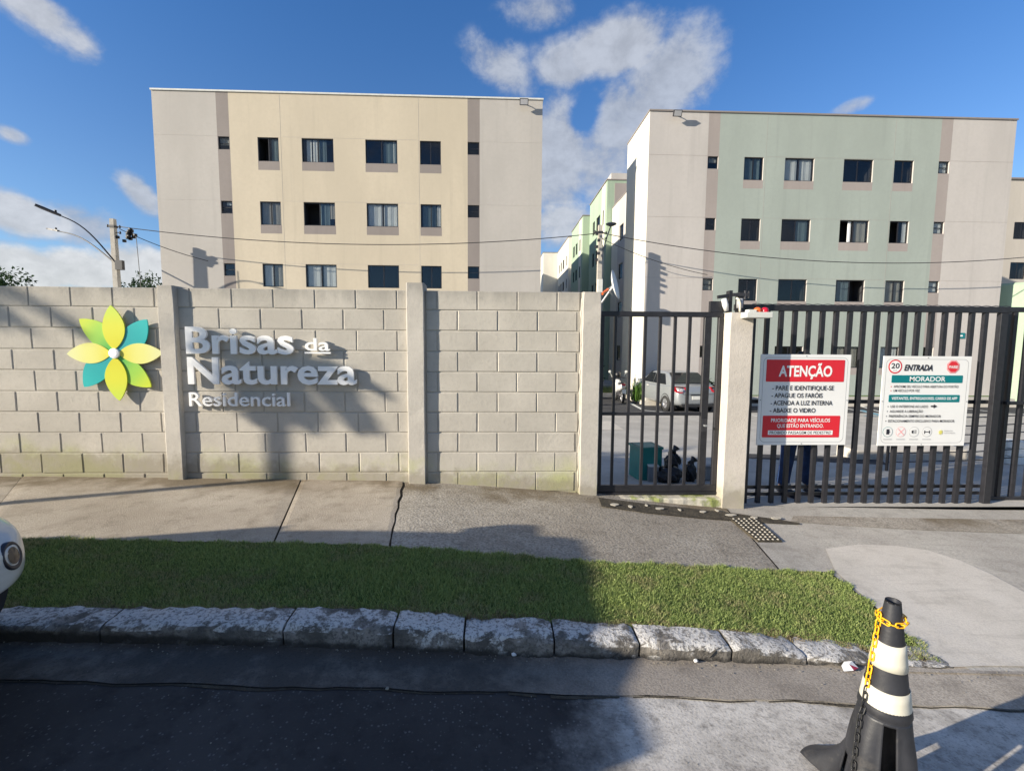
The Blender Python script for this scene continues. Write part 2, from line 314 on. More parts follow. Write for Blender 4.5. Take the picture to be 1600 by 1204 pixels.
# ------------------------------------------------------------------ object helpers
def link(o): COL.objects.link(o); return o
def tag(o, label=None, cat=None, group=None, kind=None):
    for k, v in (('label', label), ('category', cat), ('group', group), ('kind', kind)):
        if v: o[k] = v
    return o
def thing(name, label, cat, loc=(0, 0, 0), rz=0, group=None):
    o = bpy.data.objects.new(name, None); o.empty_display_size = .1; link(o); o.location = loc; o.rotation_euler = (0, 0, rz)
    return tag(o, label, cat, group)
class MB:
    def __init__(s): s.v = []; s.f = []; s.m = []
    def add(s, vs, fs, mi=0):
        b = len(s.v); s.v += [tuple(map(float, v)) for v in vs]; s.f += [tuple(i+b for i in f) for f in fs]; s.m += [mi]*len(fs); return s
    def quad(s, a, b, c, d, mi=0): return s.add((a, b, c, d), ((0, 1, 2, 3),), mi)
    def box(s, x0, x1, y0, y1, z0, z1, mi=0, rot=None):
        vs = [(x, y, z) for z in (z0, z1) for y in (y0, y1) for x in (x0, x1)]
        if rot:
            M_, c = rot; vs = [tuple(M_ @ (Vector(v)-c)+c) for v in vs]
        return s.add(vs, ((0, 2, 3, 1), (4, 5, 7, 6), (0, 1, 5, 4), (2, 6, 7, 3), (0, 4, 6, 2), (1, 3, 7, 5)), mi)
    def cbox(s, x0, x1, y0, y1, z0, z1, ch, mi=0):      # box whose front (-y) edges are chamfered
        vs = [(x0, y1, z0), (x1, y1, z0), (x1, y1, z1), (x0, y1, z1), (x0, y0+ch, z0), (x1, y0+ch, z0), (x1, y0+ch, z1), (x0, y0+ch, z1),
              (x0+ch, y0, z0+ch), (x1-ch, y0, z0+ch), (x1-ch, y0, z1-ch), (x0+ch, y0, z1-ch)]
        fs = [(0, 3, 2, 1), (0, 1, 5, 4), (1, 2, 6, 5), (2, 3, 7, 6), (3, 0, 4, 7), (4, 5, 9, 8), (5, 6, 10, 9), (6, 7, 11, 10), (7, 4, 8, 11), (8, 9, 10, 11)]
        return s.add(vs, fs, mi)
    def prism(s, pts, y0, y1, mi=0):                    # pts (x,z) outline counter-clockwise seen from -y
        n = len(pts); vs = [(x, y0, z) for x, z in pts]+[(x, y1, z) for x, z in pts]
        return s.add(vs, [tuple(range(n)), tuple(range(2*n-1, n-1, -1))]+[(i, i+n, (i+1) % n+n, (i+1) % n) for i in range(n)], mi)
    def tube(s, pts, r, n=8, mi=0, cap=True):
        pts = [Vector(p) for p in pts]; rs = r if isinstance(r, (list, tuple)) else [r]*len(pts); b = len(s.v); prev = None
        for i, p in enumerate(pts):
            d = (pts[min(i+1, len(pts)-1)]-pts[max(i-1, 0)]).normalized()
            a = (prev if prev else (Vector((0, 0, 1)) if abs(d.z) < .9 else Vector((1, 0, 0)))); a = (a-d*a.dot(d)).normalized(); prev = a; c = d.cross(a)
            for k in range(n):
                t_ = 2*math.pi*k/n; q = p+(a*math.cos(t_)+c*math.sin(t_))*rs[i]; s.v.append(tuple(q))
        for i in range(len(pts)-1):
            for k in range(n): s.f.append((b+i*n+k, b+i*n+(k+1) % n, b+(i+1)*n+(k+1) % n, b+(i+1)*n+k)); s.m.append(mi)
        if cap:
            s.f.append(tuple(b+k for k in range(n-1, -1, -1))); s.m.append(mi); s.f.append(tuple(b+(len(pts)-1)*n+k for k in range(n))); s.m.append(mi)
        return s
    def lathe(s, prof, n=24, c=(0, 0, 0), mi=0, M_=None):      # prof: (r,z)
        b = len(s.v)
        for r_, z_ in prof:
            for k in range(n):
                t_ = 2*math.pi*k/n; v = Vector((r_*math.cos(t_), r_*math.sin(t_), z_))
                if M_: v = M_ @ v
                s.v.append((v.x+c[0], v.y+c[1], v.z+c[2]))
        for i in range(len(prof)-1):
            for k in range(n): s.f.append((b+i*n+k, b+i*n+(k+1) % n, b+(i+1)*n+(k+1) % n, b+(i+1)*n+k)); s.m.append(mi)
        return s
    def mesh(s, name, mats, smooth=False, off=(0, 0, 0)):
        me = bpy.data.meshes.new(name); vs = [(v[0]-off[0], v[1]-off[1], v[2]-off[2]) for v in s.v]
        me.from_pydata(vs, [], s.f)
        for mn in ([mats] if isinstance(mats, str) else mats): me.materials.append(MATS[mn])
        me.polygons.foreach_set('material_index', s.m)
        if smooth: me.polygons.foreach_set('use_smooth', [True]*len(s.f))
        me.update(); return me
    def build(s, name, mats, parent=None, smooth=False, local=False, fix=False, loc=None):
        off = (0, 0, 0)
        if parent is not None and not local:
            p = parent; off = Vector((0, 0, 0))
            while p is not None: off += p.location; p = p.parent
        if loc is not None: off = Vector(off)+Vector(loc)
        me = s.mesh(name, mats, smooth, off)
        if fix:
            bm = bmesh.new(); bm.from_mesh(me); bmesh.ops.recalc_face_normals(bm, faces=bm.faces); bm.to_mesh(me); bm.free()
        o = link(bpy.data.objects.new(name, me)); o.parent = parent
        if loc is not None: o.location = loc
        return o
def smooth_by_angle(o, ang=40):
    me = o.data; me.polygons.foreach_set('use_smooth', [True]*len(me.polygons))
    bm = bmesh.new(); bm.from_mesh(me)
    for e in bm.edges: e.smooth = not (len(e.link_faces) == 2 and e.calc_face_angle(0) > R(ang))
    bm.to_mesh(me); bm.free(); return o
def copy_part(o, parent, loc=None):
    c = o.copy(); COL.objects.link(c); c.parent = parent
    if loc is not None: c.location = loc
    return c
def bevel(o, w_, seg=2, ang=30):
    bm = bmesh.new(); bm.from_mesh(o.data)
    es = [e for e in bm.edges if len(e.link_faces) == 2 and e.calc_face_angle(0) > R(ang)]
    bmesh.ops.bevel(bm, geom=es, offset=w_, segments=seg, affect='EDGES', profile=.5); bm.to_mesh(o.data); bm.free(); return o
def evaluated_mesh(o):
    dg = bpy.context.evaluated_depsgraph_get(); me = bpy.data.meshes.new_from_object(o.evaluated_get(dg)); return me
def text_mesh(txt, size, sx=1.0, bold=0.0, ext=0.0, shear=0.0, align='LEFT', spacing=1.0, bev=0.0):
    cu = bpy.data.curves.new('lettering', 'FONT'); cu.body = txt; cu.size = size; cu.offset = bold*size; cu.extrude = ext; cu.shear = shear; cu.align_x = align; cu.space_character = spacing; cu.resolution_u = 3
    if bev: cu.bevel_depth = bev; cu.bevel_resolution = 1
    o = link(bpy.data.objects.new('lettering', cu)); me = evaluated_mesh(o); bpy.data.objects.remove(o); bpy.data.curves.remove(cu)
    me.transform(Matrix(((sx, 0, 0, 0), (0, 0, -1, 0), (0, 1, 0, 0), (0, 0, 0, 1)))); return me      # stands in the XZ plane, faces -Y
def text_obj(txt, mat, parent, x, y, z, size, width=None, align='CENTER', **k):
    me = text_mesh(txt, size, align='LEFT', **k); xs = [v.co.x for v in me.vertices]; x0, x1 = min(xs), max(xs)
    s_ = (width/(x1-x0)) if width else 1; me.transform(Matrix.Diagonal((s_, 1, 1, 1))); x0 *= s_; x1 *= s_
    dx = {'CENTER': -(x0+x1)/2, 'LEFT': -x0, 'RIGHT': -x1}[align]
    me.transform(Matrix.Translation((dx, 0, 0))); me.materials.clear(); me.materials.append(MATS[mat])
    me.name = 'lettering'; o = link(bpy.data.objects.new('lettering', me)); o.parent = parent; p = Vector(parent.location) if parent else Vector((0, 0, 0)); o.location = Vector((x, y, z))-p
    return o

# ------------------------------------------------------------------ ground levels
def sm(xs, ys, X, k=.35): return sum(np.interp(np.asarray(X)+d, xs, ys) for d in (-k, -k/2, 0, k/2, k))/5
def hs(X): return sm([-60, -12, -4.8, -.75, .9, 2.3, 5, 60], [-.95, -1.10, -1.27, -1.335, -1.46, -1.60, -1.67, -2.2], X)
def hr(X): return sm([-60, -12, -2.2, -1, .7, 1.9, 5, 60], [-1.05, -1.22, -1.375, -1.42, -1.52, -1.585, -1.72, -2.3], X)
def Yk(X): return 2.08+0*np.asarray(X, float)          # kerb face
def Yg(X): return np.interp(X, [-12, -3.2, -.7, .6, 2.4, 12], [3.06, 3.055, 3.00, 2.94, 3.08, 3.08])        # inner edge of the grass
def lot(X, Y): return sm([4.4, 6, 9, 13, 17, 20, 400], [0, -.08, -.28, -.56, -.78, -.80, -.80], Y, .4)+np.interp(X, [-60, 0, 5, 60], [-1.60, -1.60, -1.64, -1.8])
def surf(X, Y):
    if Y < Yk(X): return float(hr(X))
    if Y < 4.42: return float(hs(X))
    return float(lot(X, Y))
def G(px, py, dz=0.0):
    r = ray(px, py); z = -1.5
    for _ in range(60):
        k = z/r[2]; z = .5*z+.5*(surf(r[0]*k, r[1]*k)+dz)
    k = z/r[2]; return Vector((r[0]*k, r[1]*k, z))
def sheet(name, mat, xs, y0f, y1f, ny, zf, dz=0.0, parent=None, kind='structure'):
    mb = MB(); nx = len(xs)
    for x in xs:
        a, b_ = y0f(x), y1f(x)
        for j in range(ny+1):
            y = a+(b_-a)*j/ny; mb.v.append((x, y, float(zf(x, y))+dz))
    for i in range(nx-1):
        for j in range(ny): mb.f.append((i*(ny+1)+j, (i+1)*(ny+1)+j, (i+1)*(ny+1)+j+1, i*(ny+1)+j+1)); mb.m.append(0)
    o = mb.build(name, mat, parent, smooth=True)
    if kind and parent is None: o['kind'] = kind
    return o
XS = np.concatenate([np.linspace(-60, -13, 24), np.linspace(-12, 12, 97), np.linspace(13, 60, 24)])
# far ground to the horizon
gx = np.array([-3000, -600, -150, -61, 0, 61, 150, 600, 3000.]); gy = np.array([-3000, -600, -120, -14, -8, 0, 2, 4.5, 6, 9, 13, 17, 20, 40, 90, 200, 600, 3000.])
mb = MB()
for x in gx:
    for y in gy: mb.v.append((x, y, (float(lot(x, max(y, 4.5)))-.12 if y > 4 else float(hr(x))-.12-(.25 if y < -12 else 0))))
for i in range(len(gx)-1):
    for j in range(len(gy)-1): n_ = len(gy); mb.f.append((i*n_+j, (i+1)*n_+j, (i+1)*n_+j+1, i*n_+j+1)); mb.m.append(0)
tag(mb.build('ground', 'far_earth'), kind='structure')
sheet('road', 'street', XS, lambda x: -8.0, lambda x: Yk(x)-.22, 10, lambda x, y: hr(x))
# concrete gutter strip between the asphalt and the kerb, with an irregular outer lip
_wr = np.random.default_rng(3); _wn = np.convolve(_wr.normal(size=1400), np.hanning(9)/4, 'same')*.006
wob = lambda x: .008*math.sin(x*1.7)+.005*math.sin(x*9.7+1)+float(np.interp(x, np.linspace(-14, 14, 1400), _wn))
GX = np.arange(-12, 12.01, .06)
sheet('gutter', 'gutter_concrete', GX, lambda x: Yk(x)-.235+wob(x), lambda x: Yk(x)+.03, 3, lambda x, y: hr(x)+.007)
mb = MB()       # dark open crack along the lip of the gutter
for i in range(len(GX)-1):
    x, x2 = GX[i], GX[i+1]
    if -3.5 < x < 4 and _wn[(i*7+200) % 1300] > -.0035:
        a = Yk(x)-.243+wob(x); b_ = Yk(x2)-.243+wob(x2); ww = .001+.009*max(0, math.sin(x*7)*math.sin(x*2.3+1)+.25)
        mb.quad((x, a-ww, hr(x)+.003), (x2, b_-ww, hr(x2)+.003), (x2, b_+.006, hr(x2)+.003), (x, a+.006, hr(x)+.003))
tag(mb.build('gutter_crack', 'drain_dirt'), kind='structure')

# ------------------------------------------------------------------ sidewalk slabs, with joints
sw = bpy.data.objects.new('sidewalk', None); link(sw)
sw['kind'] = 'structure'
# joints: (X at the wall, X at the grass edge)
j1a, j1b = G(655, 757), G(609, 852); j2a, j2b = G(522, 757), G(425, 850); j0a, j0b = G(140, 770), G(40, 815)
j0b = j0a+(j0b-j0a)*((2.95-j0a.y)/(j0b.y-j0a.y))
jx = [(-11.9, -12.0), (-9.2, -9.4), (-6.9, -7.1), (j0a.x-.1, j0b.x-.3), (j2a.x, j2b.x), (j1a.x, j1b.x), (2.32, 2.02)]
mlist = ['sidewalk_concrete', 'sidewalk_concrete', 'sidewalk_concrete', 'sidewalk_concrete', 'sidewalk_concrete', 'sidewalk_coarse']
for k in range(len(jx)-1):
    (a0, b0), (a1, b1) = jx[k], jx[k+1]; g = .004 if k < 4 else .007
    mb = MB(); nx, ny = 26, 10
    for i in range(nx+1):
        for j in range(ny+1):
            v = j/ny; xa = b0+(a0-b0)*v+g; xb = b1+(a1-b1)*v-g
            if k == 4: xb += .007*math.sin(v*29)+.005*math.sin(v*61)
            if k == 5: xa += .007*math.sin(v*29+.5)+.005*math.sin(v*57)
            x = xa+(xb-xa)*i/nx; y = Yg(x)+(4.47-Yg(x))*v
            e = -.004 if i in (0, nx) else 0
            mb.v.append((x, y, float(hs(x))+e+(.0, .004, 0, .005, .002, -.002)[k]))
    for i in range(nx):
        for j in range(ny): mb.f.append((i*(ny+1)+j, (i+1)*(ny+1)+j, (i+1)*(ny+1)+j+1, i*(ny+1)+j+1)); mb.m.append(0)
    mb.build('slab', mlist[k], sw, smooth=False)
sheet('sidewalk_bed', 'drain_dirt', XS, lambda x: Yk(x)+.02, lambda x: 4.52, 6, lambda x, y: hs(x)-.014)
# old concrete in front of the gate, and the newer driveway pour with a curved outline
def poly_sheet(name, mat, pts, dz, parent=None):
    mb = MB(); bm = bmesh.new(); vs = [bm.verts.new((p[0], p[1], 0)) for p in pts]; bm.faces.new(vs)
    for c_ in np.arange(-12, 12, .35):
        bmesh.ops.bisect_plane(bm, geom=bm.verts[:]+bm.edges[:]+bm.faces[:], plane_co=(c_, 0, 0), plane_no=(1, 0, 0))
    bmesh.ops.triangulate(bm, faces=bm.faces[:])
    for v in bm.verts: v.co.z = (float(hs(v.co.x)) if v.co.y > Yk(v.co.x)-.01 else float(hr(v.co.x)))+dz
    me = bpy.data.meshes.new(name); bm.to_mesh(me); bm.free()
    for p in me.polygons:
        pass
    me.materials.append(MATS[mat]); o = link(bpy.data.objects.new(name, me)); o.parent = parent
    if parent is None: o['kind'] = 'structure'
    return o
gcorner = G(1300, 893); gend = G(1437, 1003)
edge_pts = [(2.318, 4.47), (2.018, Yg(2.02)), (gcorner.x-.02, gcorner.y), ((gcorner.x+gend.x)/2, (gcorner.y+gend.y)/2+.02), (gend.x, gend.y), (gend.x+.06, Yk(gend.x)+.0)]
edge_pts += [(x, Yk(x)) for x in (2.5, 3, 4, 6, 8, 10, 11.9)]+[(11.9, 4.47)]
poly_sheet('driveway', 'apron_old', edge_pts, .0)
ap = [G(*p) for p in ((1290, 858), (1340, 851), (1400, 853), (1450, 860), (1500, 876), (1550, 898), (1600, 925))]
ap = [(p.x, p.y) for p in ap]+[(4.2, 2.75), (4.4, Yk(4.4)+.03)]+[(x, Yk(x)+.03) for x in (4, 3.5, 3, 2.5)]+[(gend.x-.16, Yk(gend.x)+.0), (gend.x-.04, Yk(gend.x)+.14), (gend.x-.03, gend.y), (gcorner.x+.03, gcorner.y+.01)]
poly_sheet('driveway_pour', 'apron_concrete', ap, .005)
st = [G(*p) for p in ((1240, 806), (1600, 812), (1600, 834), (1440, 828), (1330, 822), (1235, 815))]
poly_sheet('driveway_stain', 'sidewalk_coarse', [(p.x, p.y) for p in st], .004)
# lip where the driveway meets the street
mb = MB()
for i in range(60):
    x, x2 = 2.0+i*.17, 2.0+(i+1)*.17
    mb.quad((x, Yk(x)-.03, hr(x)+.014), (x2, Yk(x2)-.03, hr(x2)+.014), (x2, Yk(x2)+.0, hs(x2)+.0), (x, Yk(x)+.0, hs(x)+.0))
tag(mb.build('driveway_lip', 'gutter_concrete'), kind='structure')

# ------------------------------------------------------------------ kerb stones
kerb = link(bpy.data.objects.new('kerb', None)); kerb['kind'] = 'structure'
kx = [float(np.interp(px, [0, 440, 740, 1000, 1150, 1300, 1440], [-2.27, -.99, -.10, .706, 1.17, 1.652, 2.116])) for px in (155, 440, 612, 725, 865, 1000, 1148, 1265, 1380)]+[2.30]
xl = kx[0]
while xl > -12: xl -= .86; kx.insert(0, xl)
for k in range(len(kx)-1):
    x0, x1 = kx[k]+.005, kx[k+1]-.005; nx = max(6, int((x1-x0)/.035)); rr_ = random.Random(k); tilt = rr_.uniform(-.006, .008); dyk = rr_.uniform(-.008, .008)
    prof = [(.0, -.06), (.004, .25), (.0, .75), (.012, .93), (.035, 1.0), (.09, 1.01), (.15, 1.0), (.165, .7)]
    mb = MB()
    for i in range(nx+1):
        u = i/nx; x = x0+(x1-x0)*u; top = float(hs(x))+.020+tilt*(u-.5)*2; bot = float(hr(x)); fade = np.interp(x, [1.3, 2.3], [1, .55]); top = bot+(top-bot)*fade
        ends = .007 if i in (0, nx) else 0
        for (py_, pz) in prof:
            z = bot+(top-bot)*pz; jit = (rr_.random()-.5)
            mb.v.append((x, Yk(x)+py_+dyk+jit*.018+ends*(1 if py_ < .05 else 0), z+(rr_.random()-.5)*(.012 if pz > .9 else .006)-ends*(pz > .8)))
    n_ = len(prof)
    for i in range(nx):
        for j in range(n_-1): mb.f.append((i*n_+j, (i+1)*n_+j, (i+1)*n_+j+1, i*n_+j+1)); mb.m.append(0)
    mb.f.append(tuple(range(n_-1, -1, -1))); mb.m.append(0); mb.f.append(tuple(nx*n_+j for j in range(n_))); mb.m.append(0)
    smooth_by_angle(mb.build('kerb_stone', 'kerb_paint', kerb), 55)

# ------------------------------------------------------------------ grass verge
sheet('verge_soil', 'soil', np.arange(-12, 1.3, .25), lambda x: Yk(x)+.12, lambda x: Yg(x)+.0, 3, lambda x, y: hs(x)-.004)
soil_r = [(1.2, Yk(1.2)+.12), (gend.x-.05, Yk(gend.x)+.13), (gend.x-.03, gend.y), (gcorner.x-.02, gcorner.y-.0), (1.2, Yg(1.2))]
poly_sheet('verge_soil_end', 'soil', soil_r, -.004)
def grass(name, n, x0, x1, hmin, hmax, mat, zf, y0f, y1f, inside=None):
    X = rng.uniform(x0, x1, n); V = rng.random(n); Y0 = y0f(X); Y = Y0+(y1f(X)-Y0)*V
    if inside is not None: k = inside(X, Y); X, Y, V = X[k], Y[k], V[k]
    n = len(X); Z = zf(X, Y); a = rng.uniform(0, 2*np.pi, n)
    patch = .5+.5*np.sin(X*3.1+np.sin(Y*5)*1.7)*np.cos(Y*4.3+X*1.3)
    H = rng.uniform(hmin, hmax, n)*(.6+.6*patch); wd = rng.uniform(.0011, .0024, n); ln = rng.uniform(.2, 1.1, n)*H; d = rng.uniform(0, 2*np.pi, n)
    P = np.zeros((n, 5, 3)); ca, sa = np.cos(a)*wd, np.sin(a)*wd; lx, ly = np.cos(d)*ln, np.sin(d)*ln
    P[:, 0] = np.c_[X-ca, Y-sa, Z-.004]; P[:, 1] = np.c_[X+ca, Y+sa, Z-.004]
    P[:, 2] = np.c_[X+ca*.8+lx*.35, Y+sa*.8+ly*.35, Z+H*.6]; P[:, 3] = np.c_[X-ca*.8+lx*.35, Y-sa*.8+ly*.35, Z+H*.6]; P[:, 4] = np.c_[X+lx, Y+ly, Z+H]
    me = bpy.data.meshes.new(name); me.vertices.add(n*5); me.vertices.foreach_set('co', P.ravel())
    idx = np.arange(n)[:, None]*5; loops = np.concatenate([idx+np.array([[0, 1, 2, 3]]), idx+np.array([[3, 2, 4]])], 1).ravel()
    me.loops.add(len(loops)); me.loops.foreach_set('vertex_index', loops); me.polygons.add(n*2)
    ls = (np.arange(n)[:, None]*7+np.array([[0, 4]])).ravel(); me.polygons.foreach_set('loop_start', ls); me.polygons.foreach_set('loop_total', np.tile([4, 3], n))
    me.update(calc_edges=True); at = me.attributes.new('tone', 'FLOAT', 'POINT'); at.data.foreach_set('value', np.repeat(rng.random(n), 5)); me.materials.append(MATS[mat])
    o = link(bpy.data.objects.new(name, me)); return o
bx0, by0, bx1, by1 = gcorner.x, gcorner.y, gend.x, gend.y
def in_verge(X, Y):
    lim = bx0+(by0-Y)/(by0-by1)*(bx1-bx0); return (X < lim+.03*np.sin(Y*31)-.01)
gr = grass('verge_grass', 290000, -4.6, 2.5, .010, .030, 'grass_blade', lambda X, Y: hs(X), lambda X: Yk(X)+.150*np.interp(X, [1.7, 2.2], [1, .3])+.012*np.sin(X*17)+.01*np.sin(X*41), lambda X: Yg(X)+.012*np.sin(X*13)+.012*np.sin(X*37), in_verge)
tag(gr, 'short mown green grass strip between the kerb and the sidewalk', 'grass', kind='stuff')
gr2 = grass('verge_grass', 50000, -12, -4.6, .02, .045, 'grass_blade', lambda X, Y: hs(X), lambda X: Yk(X)+.125, lambda X: Yg(X)); gr2.name = 'verge_grass'
tag(gr2, 'continuation of the mown grass strip further up the street', 'grass', kind='stuff')

leaf_mat('grass_dry', (.20, .15, .08), (.36, .29, .17), True)
gd_ = grass('dry_grass', 26000, -4.6, 2.2, .008, .026, 'grass_dry', lambda X, Y: hs(X), lambda X: Yk(X)+.135*np.interp(X, [1.7, 2.2], [1, .3])+.01*np.sin(X*23), lambda X: Yk(X)+.19*np.interp(X, [1.7, 2.2], [1, .6])+.02*np.sin(X*9)+.015*np.sin(X*31), in_verge)
tag(gd_, 'dry straw coloured fringe of the verge along the back of the kerb', 'dry grass', kind='stuff')
# ------------------------------------------------------------------ boundary wall of painted concrete blocks
WY = 4.45; TOP = .512
wall = thing('boundary_wall', 'long beige painted concrete block wall with raised pillars beside the sidewalk', 'wall', (-2, WY, -1.35))
brick_meshes = {}
def brick_mesh(wd, ht, var):
    key = (round(wd, 3), round(ht, 3), var)
    if key not in brick_meshes:
        r_ = random.Random(str(key)); mb = MB(); c = .0045+.003*r_.random(); j = lambda: (r_.random()-.5)*.007
        x0, x1, z0, z1 = 0, wd, 0, ht; y1 = .03
        fr = [(x0+c+j()*.5, -.0+j()*.4, z0+c+j()*.5), (x1-c+j()*.5, j()*.4, z0+c+j()*.5), (x1-c+j()*.5, j()*.4, z1-c+j()*.5), (x0+c+j()*.5, j()*.4, z1-c+j()*.5)]
        mid = [(x0+j()*.4, .008, z0+j()*.4), (x1+j()*.4, .008, z0+j()*.4), (x1+j()*.4, .008, z1+j()*.4), (x0+j()*.4, .008, z1+j()*.4)]
        bk = [(x0, y1, z0), (x1, y1, z0), (x1, y1, z1), (x0, y1, z1)]
        mb.add(fr+mid+bk, [(0, 1, 2, 3)]+[(i+4, (i+1) % 4+4, (i+1) % 4, i) for i in range(4)]+[(i+8, (i+1) % 4+8, (i+1) % 4+4, i+4) for i in range(4)])
        brick_meshes[key] = mb.mesh('brick', 'block_paint')
    return brick_meshes[key]
JZ = [TOP]+[.328-.1965*k for k in range(12)]          # course joints
def panel(x0, x1, starts, mod, jt):
    for c_ in range(len(JZ)-1):
        zt, zb = JZ[c_], JZ[c_+1]
        s0 = starts[c_ % 2]
        while s0 > x0: s0 -= mod
        x = s0
        while x < x1:
            a, b_ = max(x, x0)+jt/2, min(x+mod, x1)-jt/2
            if b_-a > .03 and zt > float(min(hs(a), hs(b_)))-.0:
                o = link(bpy.data.objects.new('brick', brick_mesh(b_-a, zt-zb-jt, random.randint(0, 3)))); o.parent = wall
                o.location = Vector((a, WY+random.uniform(-.0015, .0015), zb+jt/2))-wall.location
            x += mod
panel(-7.60, -6.15, (-7.4, -7.2), .376, .008)
panel(-6.0, -4.62+1.515, (-4.482+.185-.376*2, -4.482-.376*2), .376, .008)
panel(-2.965, -.825, (-2.847, -2.587), .3825, .007)
panel(-.665, .815, (-.556, -.36), .383, .007)
mb = MB()
for a, b_ in ((-7.6, -6.1), (-6.05, -3.08), (-3.0, -.80), (-.70, .84)):
    mb.box(a, b_, WY+.0065, WY+.13, -1.7, TOP-.004)
mb.build('mortar', 'mortar_paint', wall)
def pillar(x0, x1, top, mat='pillar_paint', parent=wall, y0=WY-.055, y1=WY+.17, zb=-1.75, name='pillar', seed=0):
    r_ = random.Random(seed); mb = MB(); n = 22; b = 0
    for i in range(n+1):
        z = zb+(top-zb)*i/n; j = lambda s_: (r_.random()-.5)*s_; c = .006 if i < n else .012
        mb.v += [(x0+j(.004), y1, z), (x0+j(.004), y0+c, z), (x0+c+j(.003), y0+j(.003), z), (x1-c+j(.003), y0+j(.003), z), (x1+j(.004), y0+c, z), (x1+j(.004), y1, z)]
    for i in range(n):
        for k in range(6): mb.f.append((i*6+k, i*6+(k+1) % 6, (i+1)*6+(k+1) % 6, (i+1)*6+k)); mb.m.append(0)
    mb.f.append(tuple(n*6+k for k in range(6))); mb.m.append(0)
    return mb.build(name, mat, parent, fix=True)
pillar(-6.15, -6.0, TOP+.01, seed=1); pillar(-3.105, -2.957, TOP+.012, seed=2); pillar(-.835, -.672, TOP+.062, seed=3)
pillar(.832, 1.008, TOP-.005, y0=WY-.05, seed=4)
# rough plaster ridges left on the pillar and in the corner
mb = MB()
mb.tube([(.828+random.uniform(-.004, .004), WY-.004, z) for z in np.arange(-1.4, TOP-.02, .05)], [random.uniform(.006, .012) for _ in np.arange(-1.4, TOP-.02, .05)], 6)
mb.build('plaster_ridge', 'pillar_paint', wall, smooth=True)

# ------------------------------------------------------------------ flower emblem on the wall
em = thing('flower_emblem', 'flower shaped emblem with eight yellow, green and teal petals mounted on the block wall', 'wall emblem', (-3.515, WY-.035, -.10))
EX, EZ, PY = -3.515, -.10, WY-.045
def petal(name, ang, length, width, mat, lift, bend=.25):
    n = 18; mb = MB(); al = []
    a = R(ang); ca, sa = math.cos(a), math.sin(a)
    L_, Rr_ = [], []
    for i in range(n+1):
        u = i/n; wv = width*(math.sin(math.pi*u**.92))**.80*.5; off = bend*width*math.sin(math.pi*u)*.5
        r_ = length*(.08+.92*u)
        L_.append((r_, wv+off, u)); Rr_.append((r_, -wv+off, u))
    y0 = PY+lift; y1 = y0+.012
    for side in (L_, Rr_):
        for yy in (y0, y1):
            for r_, t_, u in side: mb.v.append((EX+r_*ca-t_*sa, yy, EZ+r_*sa+t_*ca)); al.append(u)
    N = n+1
    for i in range(n):
        mb.f += [(i, i+1, 2*N+i+1, 2*N+i), (N+i, 3*N+i, 3*N+i+1, N+i+1), (i, N+i, N+i+1, i+1), (2*N+i, 2*N+i+1, 3*N+i+1, 3*N+i)]; mb.m += [0]*4
    o = mb.build('petal', mat, em, fix=True); at = o.data.attributes.new('along', 'FLOAT', 'POINT'); at.data.foreach_set('value', al); o['label'] = name; return o
petal('teal petal', 46, .435, .215, 'petal_teal', -.002, -.22); petal('teal petal', 226, .435, .215, 'petal_teal', -.002, -.22)
petal('green petal', 134, .435, .20, 'petal_green', .0, -.25); petal('green petal', 314, .435, .20, 'petal_green', .0, -.25)
petal('yellow petal', 91, .44, .20, 'petal_yellow', -.010, -.1); petal('yellow petal', 272, .44, .20, 'petal_yellow', -.010, -.1)
petal('pale yellow petal', 1, .43, .19, 'petal_pale', -.006, -.05); petal('pale yellow petal', 181, .43, .19, 'petal_pale', -.006, -.05)
mb = MB(); mb.lathe([(0, -.024), (.03, -.024), (.046, -.02), (.048, -.008), (.048, .0)], 24, (EX, PY, EZ), 0, Matrix.Rotation(R(-90), 3, 'X')); 
o = mb.build('flower_centre', 'letter_white', em, smooth=False, fix=True)

# ------------------------------------------------------------------ raised white lettering
def lettering(word, thing_, x0, x1, zbase, cap, bold, ext=.012, y=WY-.045, sx=1):
    me = text_mesh(word, 1.0, bold=bold, ext=.03)
    # split by letter: group islands that overlap in x
    bm = bmesh.new(); bm.from_mesh(me); bpy.data.meshes.remove(me); bm.verts.ensure_lookup_table()
    seen = set(); isl = []
    for v in bm.verts:
        if v.index in seen: continue
        st_ = [v]; seen.add(v.index); comp = []
        while st_:
            q = st_.pop(); comp.append(q.index)
            for e in q.link_edges:
                o_ = e.other_vert(q)
                if o_.index not in seen: seen.add(o_.index); st_.append(o_)
        isl.append(comp)
    rngs = []
    for comp in isl:
        xs = [bm.verts[i].co.x for i in comp]; rngs.append([min(xs), max(xs), list(comp)])
    rngs.sort(key=lambda q: q[0]); grp = []
    for r_ in rngs:
        if grp and r_[0] < grp[-1][1]-.02: grp[-1][1] = max(grp[-1][1], r_[1]); grp[-1][2] += r_[2]
        else: grp.append(r_)
    ax0, ax1 = grp[0][0], grp[-1][1]
    capz = max(bm.verts[i].co.z for i in grp[0][2])
    kx_, kz_ = (x1-x0)/(ax1-ax0), cap/capz
    for g_ in grp:
        ids = {i: k for k, i in enumerate(g_[2])}
        vs = [((bm.verts[i].co.x-ax0)*kx_+x0, bm.verts[i].co.y/.03*ext+y, bm.verts[i].co.z*kz_+zbase) for i in g_[2]]
        fs = [tuple(ids[v.index] for v in f.verts) for f in bm.faces if f.verts[0].index in ids]
        MB().add(vs, fs).build('letter', 'letter_white', thing_)
    bm.free()
sgn = thing('residence_sign', 'raised white letters reading Brisas da Natureza Residencial on the block wall', 'wall sign', (-2.1, WY-.045, -.2))
lettering('Brisas', sgn, -2.868, -1.885, -.092, .243, .022)
